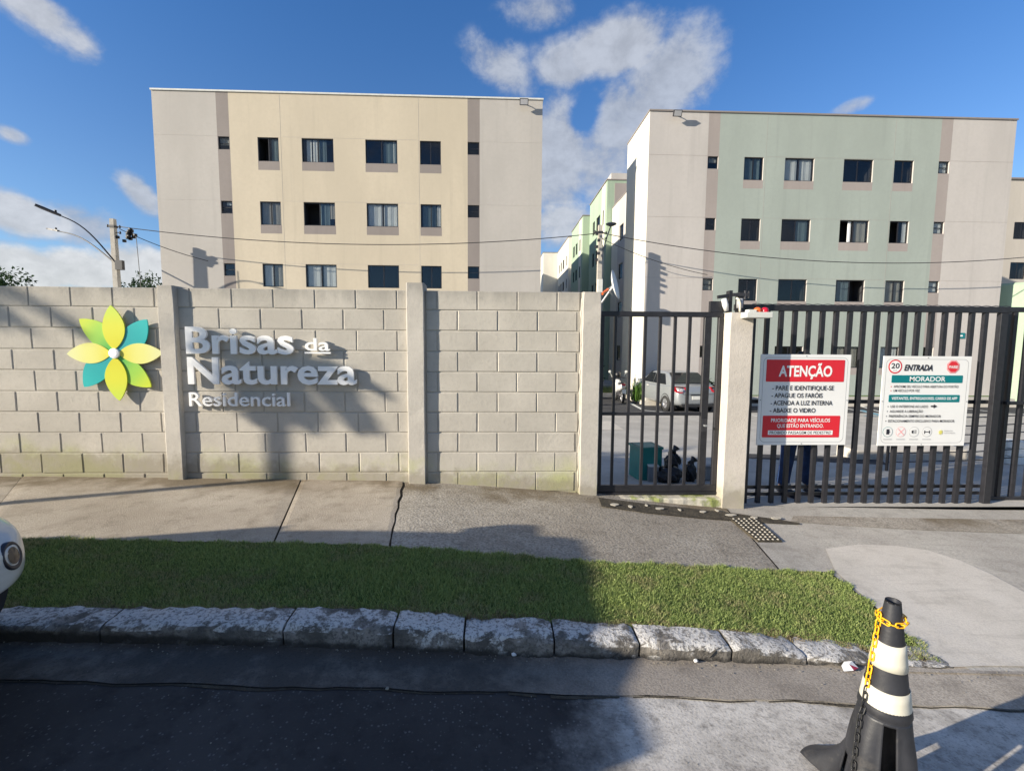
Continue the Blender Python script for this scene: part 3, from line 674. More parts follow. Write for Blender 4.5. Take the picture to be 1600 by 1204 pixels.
lettering('da', sgn, -1.782, -1.552, -.062, .115, .012); MB().box(-1.785, -1.545, WY-.057, WY-.035, -.092, -.077).build('underline', 'letter_white', sgn)
lettering('Natureza', sgn, -2.865, -1.31, -.375, .245, .022)
lettering('Residencial', sgn, -2.865, -1.94, -.588, .128, .007)

# ------------------------------------------------------------------ palms and leafy branches outside the frame, left (they cast the shade seen on the wall)
def palm(name, label, base, h, nf, fl, trunk_r, seed, droop=.9, lw=.028, hsq=1.0):
    r_ = random.Random(seed); t_ = thing(name, label, 'palm', base); bx, by, bz = base
    mb = MB(); pts = [(bx+.03*math.sin(k), by, bz-.05+h*k/6) for k in range(7)]; mb.tube(pts, [trunk_r*(1.3-.05*k) for k in range(7)], 10); mb.build('trunk', 'trunk_bark', t_, smooth=True)
    top = Vector(pts[-1])
    for i in range(nf):
        a = 2*math.pi*i/nf*1.0+r_.uniform(-.25, .25); el = r_.uniform(-.5, 1.35); L_ = fl*r_.uniform(.75, 1.1)*(.6 if (seed == 5 and math.sin(a) > .5) else 1); mb = MB(); prev = top; spine = [top]; d = Vector((math.cos(a)*math.cos(el)*hsq*2, math.sin(a)*math.cos(el)*hsq, math.sin(el)))
        for k in range(12): prev = prev+d*L_/12; spine.append(prev); d = (d+Vector((0, 0, -droop/12*1.6))).normalized()
        mb.tube(spine, [.011-.0007*k for k in range(13)], 5)
        side = Vector((-math.sin(a), math.cos(a), 0))
        for k in range(2, 13):
            for sgn_ in (-1, 1):
                for q in (0, .5):
                    p = spine[k].lerp(spine[k-1], q); tdir = (spine[k]-spine[k-1]).normalized(); ll = L_*.42*math.sin(math.pi*(.12+.8*k/13))
                    dd = (side*sgn_+tdir*.8+Vector((0, 0, -.25+r_.uniform(-.15, .15)))).normalized(); up_ = Vector((0, 0, 1)).cross(dd).normalized()*lw*.5
                    mb.add([p-up_, p+up_, p+dd*ll*.6+up_*.8+Vector((0, 0, -.02)), p+dd*ll*.6-up_*.8+Vector((0, 0, -.02)), p+dd*ll+Vector((0, 0, -.09*ll))], [(0, 1, 2, 3), (3, 2, 4)])
        mb.build('frond', 'leaf_palm', t_)
    return t_
def shadow_src(px, py, t_):      # the point t_ metres up the sun's ray from the wall point seen at (px, py)
    p = Vector(atY(px, py, WY)); return p-ld*t_
c1 = shadow_src(434, 570, 6.3); b1 = float(surf(c1.x, c1.y))
palm('palm_tree', 'young palm with thin trunk on the verge left of the picture', (c1.x, c1.y, b1), c1.z-b1, 34, .60, .045, 5, 2.0, .026, .30)
c2 = shadow_src(-150, 400, 8.0); b2 = float(surf(c2.x, c2.y))
palm('palm_tree', 'taller palm on the verge further up the street', (c2.x, c2.y, b2), c2.z-b2, 15, .75, .035, 9, 1.0, .024, .45)

# ------------------------------------------------------------------ pedestrian gate and its pillar
GY = 4.50
pg = thing('pedestrian_gate', 'narrow black barred pedestrian gate between the block wall and the slim cream pillar', 'gate', (1.62, GY, -1.47))
def bar(mb, x0, x1, z0, z1, y, d=.03): mb.box(x0, x1, y-d/2, y+d/2, z0, z1)
for nm, a in (('frame_rail', (1.02, 2.235, .285, .335)), ('frame_rail', (1.02, 2.235, -1.462, -1.395)), ('frame_post', (1.02, 1.062, -1.394, .284)), ('frame_post', (2.192, 2.235, -1.394, .284)), ('middle_rail', (1.063, 2.05, -.687, -.655)), ('lock_post', (2.052, 2.122, -1.394, .284))):
    mb = MB(); bar(mb, *a, GY, .04); bevel(mb.build(nm, 'gate_black', pg), .003, 1)
mb = MB(); bar(mb, 2.06, 2.115, -.85, -.72, GY-.024, .012); mb.build('lock_box', 'dark_metal', pg)
mb = MB(); bar(mb, 2.075, 2.10, -.79, -.775, GY-.05, .04); mb.build('handle', 'grey_metal', pg)
mb = MB(); bar(mb, 1.0, 2.24, -1.485, -1.464, GY, .06); mb.build('sill_rail', 'gate_black', pg)
gbm = MB(); bar(gbm, -.0125, .0125, -1.394, .284, 0, .028); gm = gbm.mesh('bar', 'gate_black')
for x in (1.173, 1.322, 1.470, 1.618, 1.765, 1.912):
    o = link(bpy.data.objects.new('bar', gm)); o.parent = pg; o.location = Vector((x, GY, 0))-pg.location
gp = thing('gate_pillar', 'slim cream painted concrete pillar between the pedestrian gate and the sliding gate', 'pillar', (2.36, WY, -1.6))
pillar(2.245, 2.472, .325, 'gate_pillar_paint', gp, WY-.09, WY+.08, -1.8, 'shaft', 8)
th = thing('gate_threshold', 'low mossy concrete step under the pedestrian gate', 'step', (1.6, GY, -1.55))
mb = MB(); n = 26
for i in range(n+1):
    x = 1.0+1.243*i/n; zt = -1.492-.01*(i/n)+random.uniform(-.003, .003); yf = WY-.07+random.uniform(-.006, .006)
    mb.v += [(x, GY+.1, zt), (x, yf+.012, zt), (x, yf, zt-.014), (x, yf-.015+random.uniform(-.008, .004), -1.72)]
for i in range(n):
    for k in range(3): mb.f.append((i*4+k, i*4+k+1, i*4+5+k, i*4+4+k)); mb.m.append(0)
mb.build('slab', 'moss_step', th, fix=False)
# dark drain strip with pale chips and the studded plate
mb = MB(); ptsT = [(935, 778), (1010, 788), (1080, 795), (1150, 803), (1215, 812), (1250, 818)]; ptsB = [(940, 792), (1010, 802), (1080, 809), (1150, 814), (1215, 819), (1250, 820)]
for i in range(5):
    q = [G(*ptsT[i]), G(*ptsB[i]), G(*ptsB[i+1]), G(*ptsT[i+1])]
    for s_ in range(8):
        a = q[0].lerp(q[3], s_/8); b_ = q[1].lerp(q[2], s_/8); c = q[1].lerp(q[2], (s_+1)/8); d = q[0].lerp(q[3], (s_+1)/8)
        mb.quad(*[(p.x, p.y, float(hs(p.x))+.009) for p in (b_, c, d, a)])
tag(mb.build('drain_dirt', 'drain_dirt'), kind='structure')
chips = MB()
for (px, py, wd) in [(960, 790, 16), (985, 793, 7), (1030, 796, 16), (1062, 798, 5), (1098, 801, 12), (1142, 806, 18), (1178, 810, 12), (1212, 811, 20), (1010, 791, 5), (1120, 799, 6)]:
    p = G(px, py); k = wd/165/2; pts = [(p.x+k*math.cos(t_)*random.uniform(.7, 1.1), p.y+.035*math.sin(t_)*random.uniform(.6, 1)) for t_ in np.linspace(0, 6.28, 9)[:-1]]
    zz = float(hs(p.x)); chips.add([(x, y, zz+.011) for x, y in pts]+[(x, y, zz+.016) for x, y in pts], [tuple(range(8, 16))]+[(i, (i+1) % 8, (i+1) % 8+8, i+8) for i in range(8)])
tag(chips.build('stone_chips', 'drain_chip', fix=True), 'pale flat stone chips lying along the dark drain strip', 'stones', kind='stuff')
dp = thing('drain_plate', 'rusty brown studded metal plate set in the sidewalk below the gate pillar', 'drain cover', tuple(G(1180, 828)))
q = [G(*p) for p in ((1140, 811), (1181, 811), (1222, 847), (1184, 847))]; q = [Vector((p.x, p.y, float(hs(p.x))+.014)) for p in q]
mb = MB(); mb.add([tuple(p) for p in q]+[(p.x, p.y, p.z-.02) for p in q], [(3, 2, 1, 0), (0, 1, 5, 4), (1, 2, 6, 5), (2, 3, 7, 6), (3, 0, 4, 7)]); mb.build('plate', 'drain_dirt', dp, fix=True)
sm_ = MB(); sm_.lathe([(.011, 0), (.010, .003), (.006, .006), (0, .007)], 8); sm_ = sm_.mesh('stud', 'drain_chip', True)
for i in range(5):
    for j in range(10):
        u, v = (i+.5)/5, (j+.5)/10; a = q[0].lerp(q[1], u); b_ = q[3].lerp(q[2], u); p = a.lerp(b_, v)
        o = link(bpy.data.objects.new('stud', sm_)); o.parent = dp; o.location = p+Vector((.004*math.sin(i*7+j), 0, 0))-dp.location

# ------------------------------------------------------------------ sliding vehicle gate
SY = 4.63
sg = thing('sliding_gate', 'wide black barred sliding gate carrying the two notice boards', 'gate', (3.9, SY, -1.7))
sbm = MB(); bar(sbm, -.021, .021, -1.690, .362, 0, .035); smh = sbm.mesh('bar', 'gate_black')
for k in range(18):
    o = link(bpy.data.objects.new('bar', smh)); o.parent = sg; o.location = Vector((2.618+k*.1438, SY, 0))-sg.location
for nm, a, dd in (('top_rail', (2.42, 5.30, .363, .425), .05), ('middle_rail', (2.42, 5.21, -.585, -.545), .02), ('bottom_rail', (2.40, 5.30, -1.765, -1.691), .06), ('end_post', (5.21, 5.29, -1.690, .362), .05), ('end_post', (2.47, 2.53, -1.690, .362), .05)):
    mb = MB(); bar(mb, *a, SY+(.03 if nm == 'middle_rail' else 0), dd); bevel(mb.build(nm, 'gate_black', sg), .003, 1)
mb = MB()
for i in range(26): x = 2.6+i*.105; mb.tube([(x, SY, .428), (x+.05, SY, .436), (x+.105, SY, .428)], .0035, 5)
mb.build('drive_rack', 'dark_metal', sg)
for z in (-1.475, -1.55):
    mb = MB(); bar(mb, 2.42, 5.21, z-.016, z+.016, SY+.034, .022); mb.build('lower_rail', 'gate_black', sg)
sgm = MB(); sgm.box(-.02, .02, -.01, .01, -.03, .03); clipm = sgm.mesh('guide_clip', 'grey_metal')
for k in range(3, 18):
    o = link(bpy.data.objects.new('guide_clip', clipm)); o.parent = sg; o.location = Vector((2.690+k*.1438, SY+.05, -1.475))-sg.location
# fixed barred panel at the far right, leaning post and cable
fg = thing('side_gate', 'black barred steel panel at the right edge, past the post with the white cable', 'gate', (6.0, SY+.12, -1.7))
for k in range(12):
    o = link(bpy.data.objects.new('bar', smh)); o.parent = fg; o.location = Vector((5.52+k*.16, SY+.12, .02))-fg.location
for nm, a in (('top_rail', (5.40, 7.5, .383, .435)), ('middle_rail', (5.46, 7.5, -.60, -.565)), ('bottom_rail', (5.40, 7.5, -1.72, -1.62)), ('base_beam', (5.36, 7.5, -1.80, -1.74)), ('frame_post', (5.40, 5.46, -1.619, .382))):
    mb = MB(); bar(mb, *a, SY+.12-(.04 if nm == 'middle_rail' else 0), .045); bevel(mb.build(nm, 'gate_black', fg), .003, 1)
cb = MB(); cb.tube([(5.345+.014*math.sin(k*1.9)+.006*math.sin(k*5), SY+.10, .33-k*.068) for k in range(31)], [.012+.006*abs(math.sin(k*1.3)) for k in range(31)], 7)
tag(cb.build('gate_cable', 'offwhite_metal', smooth=True), 'crooked white cable hanging down between the sliding gate and the right panel', 'cable')
tr_ = MB(); tr_.box(2.3, 8.5, SY-.035, SY+.035, -1.80, -1.772); tag(tr_.build('gate_track', 'dark_metal'), 'dark steel ground track under the sliding gate', 'track')

# ------------------------------------------------------------------ notice boards
def board(name, label, x0, x1, z0, z1):
    b_ = thing(name, label, 'sign', ((x0+x1)/2, SY-.06, z0))
    mb = MB(); mb.box(x0, x1, SY-.062, SY-.052, z0, z1); bevel(mb.build('board', 'sign_white', b_), .002, 1)
    # thin grey outline with rounded corners
    def rr(x0, x1, z0, z1, r_): return [(x+r_*math.cos(a), z+r_*math.sin(a)) for x, z, s_ in ((x1-r_, z1-r_, 0), (x0+r_, z1-r_, 90), (x0+r_, z0+r_, 180), (x1-r_, z0+r_, 270)) for a in [R(s_+k*15) for k in range(7)]]
    A = rr(x0+.03, x1-.03, z0+.03, z1-.03, .05); B = rr(x0+.034, x1-.034, z0+.034, z1-.034, .047); n = len(A); mb = MB()
    mb.add([(p[0], SY-.0625, p[1]) for p in A]+[(p[0], SY-.0625, p[1]) for p in B], [(i, (i+1) % n, (i+1) % n+n, i+n) for i in range(n)]); mb.build('border_line', 'print_grey', b_)
    for px_, pz_ in ((x0+.018, (z0+z1)/2), (x1-.018, (z0+z1)/2), ((x0+x1)/2, z0+.016), ((x0+x1)/2, z1-.016)):
        mb = MB(); mb.lathe([(.006, 0), (.005, -.003), (0, -.004)], 8, (px_, SY-.0625, pz_), 0, Matrix.Rotation(R(-90), 3, 'X')); mb.build('rivet', 'grey_metal', b_)
    return b_
def band(parent, mat, x0, x1, z0, z1, r_=.008, y=.0635, name='printed_band'):
    pts = [(x+r_*math.cos(a), z+r_*math.sin(a)) for x, z, s_ in ((x1-r_, z1-r_, 0), (x0+r_, z1-r_, 90), (x0+r_, z0+r_, 180), (x1-r_, z0+r_, 270)) for a in [R(s_+k*22.5) for k in range(5)]]
    MB().prism(pts[::-1], SY-y-.0008, SY-y+.0010).build(name, mat, parent, fix=True)
def disc(parent, mat, x, z, r_, y=.0635, n=24, name='printed_disc', rot=0): MB().prism([(x+r_*math.cos(a+rot), z+r_*math.sin(a+rot)) for a in np.linspace(0, 2*math.pi, n+1)[:-1]], SY-y-.0006, SY-y+.0004).build(name, mat, parent, fix=True)
TY = SY-.0662
s1 = board('attention_sign', 'white and red notice board headed ATENÇÃO, left one on the sliding gate', 2.682, 3.622, -1.005, -.075)
band(s1, 'print_red', 2.745, 3.557, -.352, -.128); band(s1, 'print_red', 2.735, 3.545, -.925, -.700)
text_obj('ATENÇÃO', 'print_white', s1, 3.151, TY, -.295, .15, .555, bold=.03)
for k, tx in enumerate(('- PARE E IDENTIFIQUE-SE', '- APAGUE OS FARÓIS', '- ACENDA A LUZ INTERNA', '- ABAIXE O VIDRO')):
    text_obj(tx, 'print_black', s1, 2.815-.004*k, TY, -.438-.0765*k, .066, (.642, .532, .645, .475)[k], 'LEFT', bold=.010)
text_obj('PRIORIDADE PARA VEÍCULOS', 'print_white', s1, 3.13, TY, -.765, .052, .62, bold=.016)
text_obj('QUE ESTÃO ENTRANDO.', 'print_white', s1, 3.13, TY, -.822, .052, .49, bold=.016)
band(s1, 'print_white', 2.795, 3.475, -.898, -.852, .002, .0645, 'white_strip'); text_obj('PROIBIDO PASSAGEM DE PEDESTRE!', 'print_black', s1, 3.135, TY, -.890, .043, .645, bold=.008)
s2 = board('entry_sign', 'white and teal notice board headed ENTRADA MORADOR, right one on the sliding gate', 3.963, 4.897, -1.015, -.085)
disc(s2, 'print_red', 4.088, -.192, .072); disc(s2, 'print_white', 4.088, -.192, .059, .0645)
text_obj('20', 'print_black', s2, 4.088, TY, -.210, .075, .088, bold=.02); text_obj('km/h', 'print_grey', s2, 4.088, TY, -.236, .018, .04)
text_obj('ENTRADA', 'print_black', s2, 4.332, TY, -.232, .085, .302, bold=.03, shear=.28)
disc(s2, 'print_red', 4.578, -.192, .070, .0635, 8, 'stop_octagon', math.pi/8); disc(s2, 'print_white', 4.578, -.192, .064, .0640, 8, 'stop_octagon', math.pi/8); disc(s2, 'print_red', 4.578, -.192, .060, .0645, 8, 'stop_octagon', math.pi/8)
for o in s2.children:
    if o.name.startswith(('stop_octagon',)): o.location.x += .125
text_obj('PARE', 'print_white', s2, 4.703, TY-.001, -.208, .042, .093, bold=.02)
for o in list(s2.children):
    pass
band(s2, 'print_teal', 4.06, 4.815, -.358, -.280); text_obj('MORADOR', 'print_white', s2, 4.44, TY, -.343, .070, .38, bold=.016)
for k, (tx, wd) in enumerate((('APROXIME SEU VEÍCULO PARA ABERTURA DO PORTÃO', .69), ('UM VEÍCULO POR VEZ', .28))):
    text_obj(tx, 'print_black', s2, 4.085, TY, -.408-.042*k, .034, wd, 'LEFT', bold=.006); disc(s2, 'print_red', 4.062, -.398-.042*k, .005, name='bullet')
band(s2, 'print_teal', 4.045, 4.80, -.558, -.482); text_obj('VISITANTES, ENTREGADORES, CARRO DE APP', 'print_white', s2, 4.423, TY, -.532, .04, .70, bold=.02)
for k, (tx, wd) in enumerate((('USE O INTERFONE AO LADO', .40), ('AGUARDE A LIBERAÇÃO', .355), ('PREFERÊNCIA SEMPRE DO MORADOR', .555), ('ESTACIONAMENTO EXCLUSIVO PARA MORADOR', .71))):
    text_obj(tx, 'print_black', s2, 4.068-.004*k, TY, -.615-.0505*k, .036, wd, 'LEFT', bold=.008); disc(s2, 'print_black', 4.045-.004*k, -.604-.0505*k, .005, name='bullet')
MB().prism([(4.50, -.607), (4.53, -.607), (4.53, -.619), (4.568, -.600), (4.53, -.581), (4.53, -.593), (4.50, -.593)], TY, TY+.002).build('arrow', 'print_black', s2, fix=True)
for k, (x, mt_) in enumerate(((4.062, 'print_teal'), (4.202, 'print_rose'), (4.342, 'print_grey'), (4.482, 'print_grey'))):
    z = -.868; disc(s2, mt_, x, z, .053, name='icon_ring'); disc(s2, 'sign_white', x, z, .0495, .0640, name='icon_field')
    ic = MB()
    if k == 0: ic.prism([(x-.016, z-.026), (x+.016, z-.026), (x+.016, z+.028), (x-.016, z+.028)], TY, TY+.002); ic.box(x+.012, x+.022, TY-.001, TY, z-.005, z+.004)
    if k == 1:
        for a in (45, 135): c_, s__ = math.cos(R(a)), math.sin(R(a)); ic.prism([(x+c_*.045-s__*.003, z+s__*.045+c_*.003), (x-c_*.045-s__*.003, z-s__*.045+c_*.003), (x-c_*.045+s__*.003, z-s__*.045-c_*.003), (x+c_*.045+s__*.003, z+s__*.045-c_*.003)], TY-.001*(a > 90), TY+.002)
    if k == 2:
        ic.prism([(x-.006+.02*math.cos(a), z+.018*math.sin(a)) for a in np.linspace(R(90), R(270), 9)], TY, TY+.002)
        for q_ in range(4): ic.box(x+.002, x+.026, TY, TY+.002, z-.016+q_*.010, z-.012+q_*.010)
    if k == 3: ic.box(x-.03, x+.03, TY, TY+.002, z-.004, z+.004); ic.box(x-.03, x-.022, TY-.0005, TY+.002, z-.018, z+.014); ic.box(x+.022, x+.03, TY-.0005, TY+.002, z-.018, z+.014)
    ic.build('icon', 'print_rose' if k == 1 else 'print_black', s2, fix=True)
    MB().box(x-.046, x+.046, TY, TY+.002, -.948, -.943).build('caption_line', 'print_grey', s2)
text_obj('BRISAS DA', 'print_grey', s2, 4.665, TY, -.863, .018, .09, 'LEFT'); text_obj('NATUREZA', 'print_grey', s2, 4.665, TY, -.886, .018, .12, 'LEFT')
ic = MB()
for a in range(8): c_, s__ = math.cos(a*math.pi/4), math.sin(a*math.pi/4); ic.prism([(4.628, -.872), (4.628+.014*c_-.006*s__, -.872+.014*s__+.006*c_), (4.628+.028*c_, -.872+.028*s__), (4.628+.014*c_+.006*s__, -.872+.014*s__-.006*c_)], TY, TY+.001)
ic.build('small_flower', 'print_yellow', s2, fix=True)

# ------------------------------------------------------------------ fittings on top of the gate pillar
br = thing('pillar_bracket', 'white bracket with an orange and a red beacon on top of the slim cream pillar', 'beacon bracket', (2.52, WY-.12, .32))
mb = MB(); mb.box(2.335, 2.585, WY-.21, WY-.095, .268, .322); bevel(mb.build('arm', 'offwhite_metal', br), .006, 2)
mb = MB(); mb.box(2.36, 2.43, WY-.20, WY-.13, .323, .345); mb.build('base', 'offwhite_metal', br)
for nm, x, mt_ in (('orange_lens', 2.465, 'orange_plastic'), ('red_lens', 2.535, 'red_plastic')):
    mb = MB(); mb.lathe([(.034, 0), (.036, .012), (.03, .035), (.014, .046), (0, .048)], 16, (x, WY-.155, .3225)); mb.build(nm, mt_, br, smooth=True)
gd = thing('gate_roller_guide', 'black steel roller guide with white cable ends standing above the gate pillar', 'gate hardware', (2.3, GY, .34))
for nm, a, mt_ in (('plate', (2.10, 2.26, GY-.02, GY+.02, .336, .44), 'gate_black'), ('upright', (2.285, 2.315, GY-.02, GY+.05, .336, .545), 'gate_black'), ('upright', (2.385, 2.43, GY-.02, GY+.06, .336, .53), 'gate_black')):
    mb = MB(); mb.box(*a); mb.build(nm, mt_, gd)
mb = MB(); mb.box(2.175, 2.34, GY-.012, GY+.012, .478, .51, rot=(Matrix.Rotation(R(-9), 3, 'Y'), Vector((2.26, GY, .49)))); mb.build('cross_bar', 'gate_black', gd)
mb = MB(); mb.box(2.316, 2.47, GY-.03, GY+.0, .49, .52); mb.tube([(2.44, GY-.02, .45), (2.44, GY-.02, .545)], .012, 8); mb.tube([(2.475, GY-.02, .47), (2.475, GY-.02, .54)], .010, 8); mb.build('roller', 'dark_metal', gd)
mb = MB(); mb.tube([(2.335, GY-.05, .47), (2.358, GY-.06, .455), (2.372, GY-.06, .42), (2.378, GY-.05, .37), (2.38, GY-.05, .335)], .011, 8); mb.build('cable', 'chain_yellow' if 0 else 'cone_band', gd, smooth=True)
mb = MB(); mb.tube([(2.22, GY-.04, .46), (2.235, GY-.045, .40), (2.25, GY-.04, .345)], [.026, .03, .02], 8); mb.build('cable_wrap', 'white_paint', gd, smooth=True)
mb = MB(); mb.tube([(2.385, GY-.03, .375), (2.385, GY-.03, .465)], .03, 12); mb.build('roller_drum', 'print_grey', gd, smooth=True)

# ------------------------------------------------------------------ apartment buildings
def facade(parent, Y, x0, x1, z0, z1, holes, zones, mats, reveal=.10, name='wall', axis='x', flip=False):
    """wall with real openings; axis 'x': faces -Y at Y; axis 'y': faces -X at X=Y, runs along Y"""
    xs = sorted({x0, x1, *[v for h in holes for v in (h[0], h[1])], *[v for z_ in zones for v in z_[:2] if x0 < v < x1]})
    zs = sorted({z0, z1, *[v for h in holes for v in (h[2], h[3])], *[v for z_ in zones for v in z_[2:4] if z0 < v < z1]})
    P = (lambda a, d, z: (a, Y+d, z)) if axis == 'x' else (lambda a, d, z: (Y+d, a, z))
    mb = MB()
    for i in range(len(xs)-1):
        for j in range(len(zs)-1):
            cx, cz = (xs[i]+xs[i+1])/2, (zs[j]+zs[j+1])/2
            if any(h[0] < cx < h[1] and h[2] < cz < h[3] for h in holes): continue
            mi = 0
            for z_ in zones:
                if z_[0] < cx < z_[1] and z_[2] < cz < z_[3]: mi = z_[4]
            mb.quad(P(xs[i], 0, zs[j]), P(xs[i+1], 0, zs[j]), P(xs[i+1], 0, zs[j+1]), P(xs[i], 0, zs[j+1]), mi)
    for h in holes:
        a, b_, c, d = h[:4]; mi = h[4] if len(h) > 4 else 0
        for q in (((a, 0, c), (a, reveal, c), (a, reveal, d), (a, 0, d)), ((b_, 0, c), (b_, 0, d), (b_, reveal, d), (b_, reveal, c)), ((a, 0, d), (a, reveal, d), (b_, reveal, d), (b_, 0, d)), ((a, 0, c), (b_, 0, c), (b_, reveal, c), (a, reveal, c))):
            mb.quad(*[P(u, v, w_) for u, v, w_ in q], mi)
    return mb.build(name, mats, parent, fix=False)
def window(parent, Y, a, b_, c, d, style, axis='x', mull=True, panes=2):
    P = (lambda u0, u1, v0, v1, z0, z1: (u0, u1, Y+v0, Y+v1, z0, z1)) if axis == 'x' else (lambda u0, u1, v0, v1, z0, z1: (Y+v0, Y+v1, u0, u1, z0, z1))
    t_ = .035; mb = MB()
    mb.box(*P(a, a+t_, .055, .097, c, d)); mb.box(*P(b_-t_, b_, .055, .097, c, d)); mb.box(*P(a+t_, b_-t_, .055, .097, d-t_, d)); mb.box(*P(a+t_, b_-t_, .055, .097, c, c+t_))
    m_ = (a+b_)/2
    if panes == 2 and mull: mb.box(*P(m_-.02, m_+.02, .060, .092, c+t_, d-t_))
    if panes == 1: mb.box(*P(a+t_, b_-t_, .060, .090, (c+d)/2-.012, (c+d)/2+.012))
    w_ = mb.build('window', 'window_black', parent)
    # room behind: five dark faces, no two of them in one plane with the wall
    rm = MB(); q0, q1 = .1005, .75; lo, hi = a-.05, b_+.05
    for x0_, x1_, v0, v1, z0_, z1_ in ((lo, hi, q1, q1+.02, c-.05, d+.05), (lo-.02, lo, q0, q1, c-.05, d+.05), (hi, hi+.02, q0, q1, c-.05, d+.05), (lo, hi, q0, q1, d+.05, d+.07), (lo, hi, q0, q1, c-.07, c-.05)): rm.box(*P(x0_, x1_, v0, v1, z0_, z1_))
    rm.build('room_lining', 'room_dark', w_)
    openp = style.get('open')      # which sash is slid open
    rngs = [(a+t_, m_), (m_, b_-t_)] if panes == 2 else [(a+t_, b_-t_)]
    for k, (p0, p1) in enumerate(rngs):
        if openp == k: continue
        g_ = MB(); g_.box(*P(p0+.002, p1-.002, .066+.006*k, .070+.006*k, c+t_, d-t_)); g_.build('pane', 'window_glass', w_)
    for (f0, f1, mt_, bot) in style.get('cur', []):
        n = max(6, int((f1-f0)*(b_-a)/.025)); cm = MB(); u0, u1 = a+(b_-a)*f0, a+(b_-a)*f1
        for i in range(n+1):
            u = u0+(u1-u0)*i/n; v = .118+.007*math.sin(i*.9+a*7+1.5*math.sin(i*.23))+.004*math.sin(i*2.1+a)
            for z_ in (d-.02, c+.02+(d-c)*bot):
                uu = u if bot == 0 or z_ > c+.1+(d-c)*bot else u; cm.v.append((uu, Y+v, z_) if axis == 'x' else (Y+v, uu, z_))
        for i in range(n): cm.f.append((2*i, 2*i+1, 2*i+3, 2*i+2)); cm.m.append(0)
        cm.build('curtain', mt_, w_, smooth=True)
    return w_
CW, CB, CT = 'curtain_white', 'curtain_beige', 'curtain_teal'
FY = 19.5
COLS = [(2.48, 2.92, 's'), (4.02, 4.84, 'n'), (5.75, 7.0, 'w'), (8.27, 9.54, 'w'), (10.45, 11.29, 'n'), (12.37, 12.84, 's')]
def apartment(name, label, X0, roof, tops, base, mats, styles, side_mat, right=False):
    b_ = thing(name, label, 'apartment building', (X0+7.7, FY, base)); x1 = X0+15.4+(.22 if right else 0)
    holes, wins, zones = [], [], []
    dx = -.02
    zones.append((X0+2.86-.4, X0+2.93+.02, base, roof, 1)); zones.append((X0+12.37, X0+12.86, base, roof, 1)); zones.append((X0+2.92+.02, X0+12.37, base, roof, 2))
    for r_, zt in enumerate(tops):
        for c_, (a, d, k) in enumerate(COLS):
            h = .92 if k != 's' else .50; holes.append((X0+a, X0+d, zt-h, zt)); wins.append((X0+a, X0+d, zt-h, zt, styles.get((r_, c_), {}), k))
            if k != 's' and r_ < 2: zones.append((X0+a-.01, X0+d+.02, zt-h-.34, zt-h, 1))
            if k != 's' and r_ >= 2 and right: zones.append((X0+a-.01, X0+d+.02, zt-h-.30, zt-h, 1))
    facade(b_, FY, X0, x1, base, roof, holes, zones, mats)
    for a, d, c, e, st_, k in wins: window(b_, FY, a, d, c, e, st_, panes=1 if k == 's' else 2)
    # other sides
    D1 = 22.67; xi = 1.87; mb = MB()
    mb.quad((X0, D1, base), (X0, FY, base), (X0, FY, roof), (X0, D1, roof)); mb.build('side_wall', side_mat, b_); mb = MB(); mb.quad((x1, FY, base), (x1, D1, base), (x1, D1, roof), (x1, FY, roof))
    mb.build('side_wall', side_mat, b_); mb = MB(); mb.quad((X0, D1, base), (X0, D1, roof), (X0+xi, D1, roof), (X0+xi, D1, base)); mb.build('return_wall', side_mat, b_); mb = MB(); mb.quad((x1, D1, base), (x1-xi, D1, base), (x1-xi, D1, roof), (x1, D1, roof))
    mb.build('return_wall', side_mat, b_)
    wl = [(24.3, 25.3), (27.0, 28.2), (29.9, 30.9)]
    hl = [(p0, p1, zt-1.0, zt) for zt in tops for p0, p1 in wl]
    facade(b_, X0+xi, D1, 32.9, base, roof, hl, [(w0-.35, w1+.35, base, roof, 1) for w0, w1 in wl[2:]], [side_mat, mats[0]], axis='y', name='recessed_wall')
    for h in hl: window(b_, X0+xi, *h, {}, axis='y')
    mb = MB(); mb.quad((x1-xi, 32.9, base), (x1-xi, D1, base), (x1-xi, D1, roof), (x1-xi, 32.9, roof)) if False else mb.quad((x1-xi, D1, base), (x1-xi, 32.9, base), (x1-xi, 32.9, roof), (x1-xi, D1, roof)); mb.quad((X0+xi, 32.9, base), (X0+xi, 32.9, roof), (x1-xi, 32.9, roof), (x1-xi, 32.9, base)); mb.build('rear_wall', side_mat, b_)
    mb = MB(); mb.quad((X0, FY, roof-.25), (x1, FY, roof-.25), (x1, D1, roof-.25), (X0, D1, roof-.25)); mb.quad((X0+xi, D1, roof-.252), (x1-xi, D1, roof-.252), (x1-xi, 32.9, roof-.252), (X0+xi, 32.9, roof-.252)); mb.build('roof', 'lot_concrete', b_)
    # parapet capping
    mb = MB(); t_ = .12
    mb.box(X0-.03, x1+.03, FY-.04, FY+t_, roof, roof+.06); mb.box(X0-.03, X0+t_, FY+t_, D1+.03, roof, roof+.06); mb.box(x1-t_, x1+.03, FY+t_, D1+.03, roof, roof+.06)
    mb.box(X0+xi-.03, X0+xi+t_, D1+.03, 32.9, roof, roof+.06); mb.build('parapet_cap', 'plaster_taupe' if right else 'offwhite_metal', b_)
    # movement joints between the panels
    mb = MB()
    for zt in tops[:3]: mb.box(X0, X0+2.45, FY-.003, FY+.01, zt+.012, zt+.022); mb.box(X0+12.88, x1, FY-.003, FY+.01, zt+.012, zt+.022); mb.box(X0+5.0, X0+10.3, FY-.003, FY+.01, zt+.022, zt+.030)
    for x in (4.93, 10.40): mb.box(X0+x, X0+x+.007, FY-.0032, FY+.01, tops[-1]+.1, roof-.05)
    mb.build('panel_joint', mats[0] if not right else 'plaster_mauve', b_)
    return b_
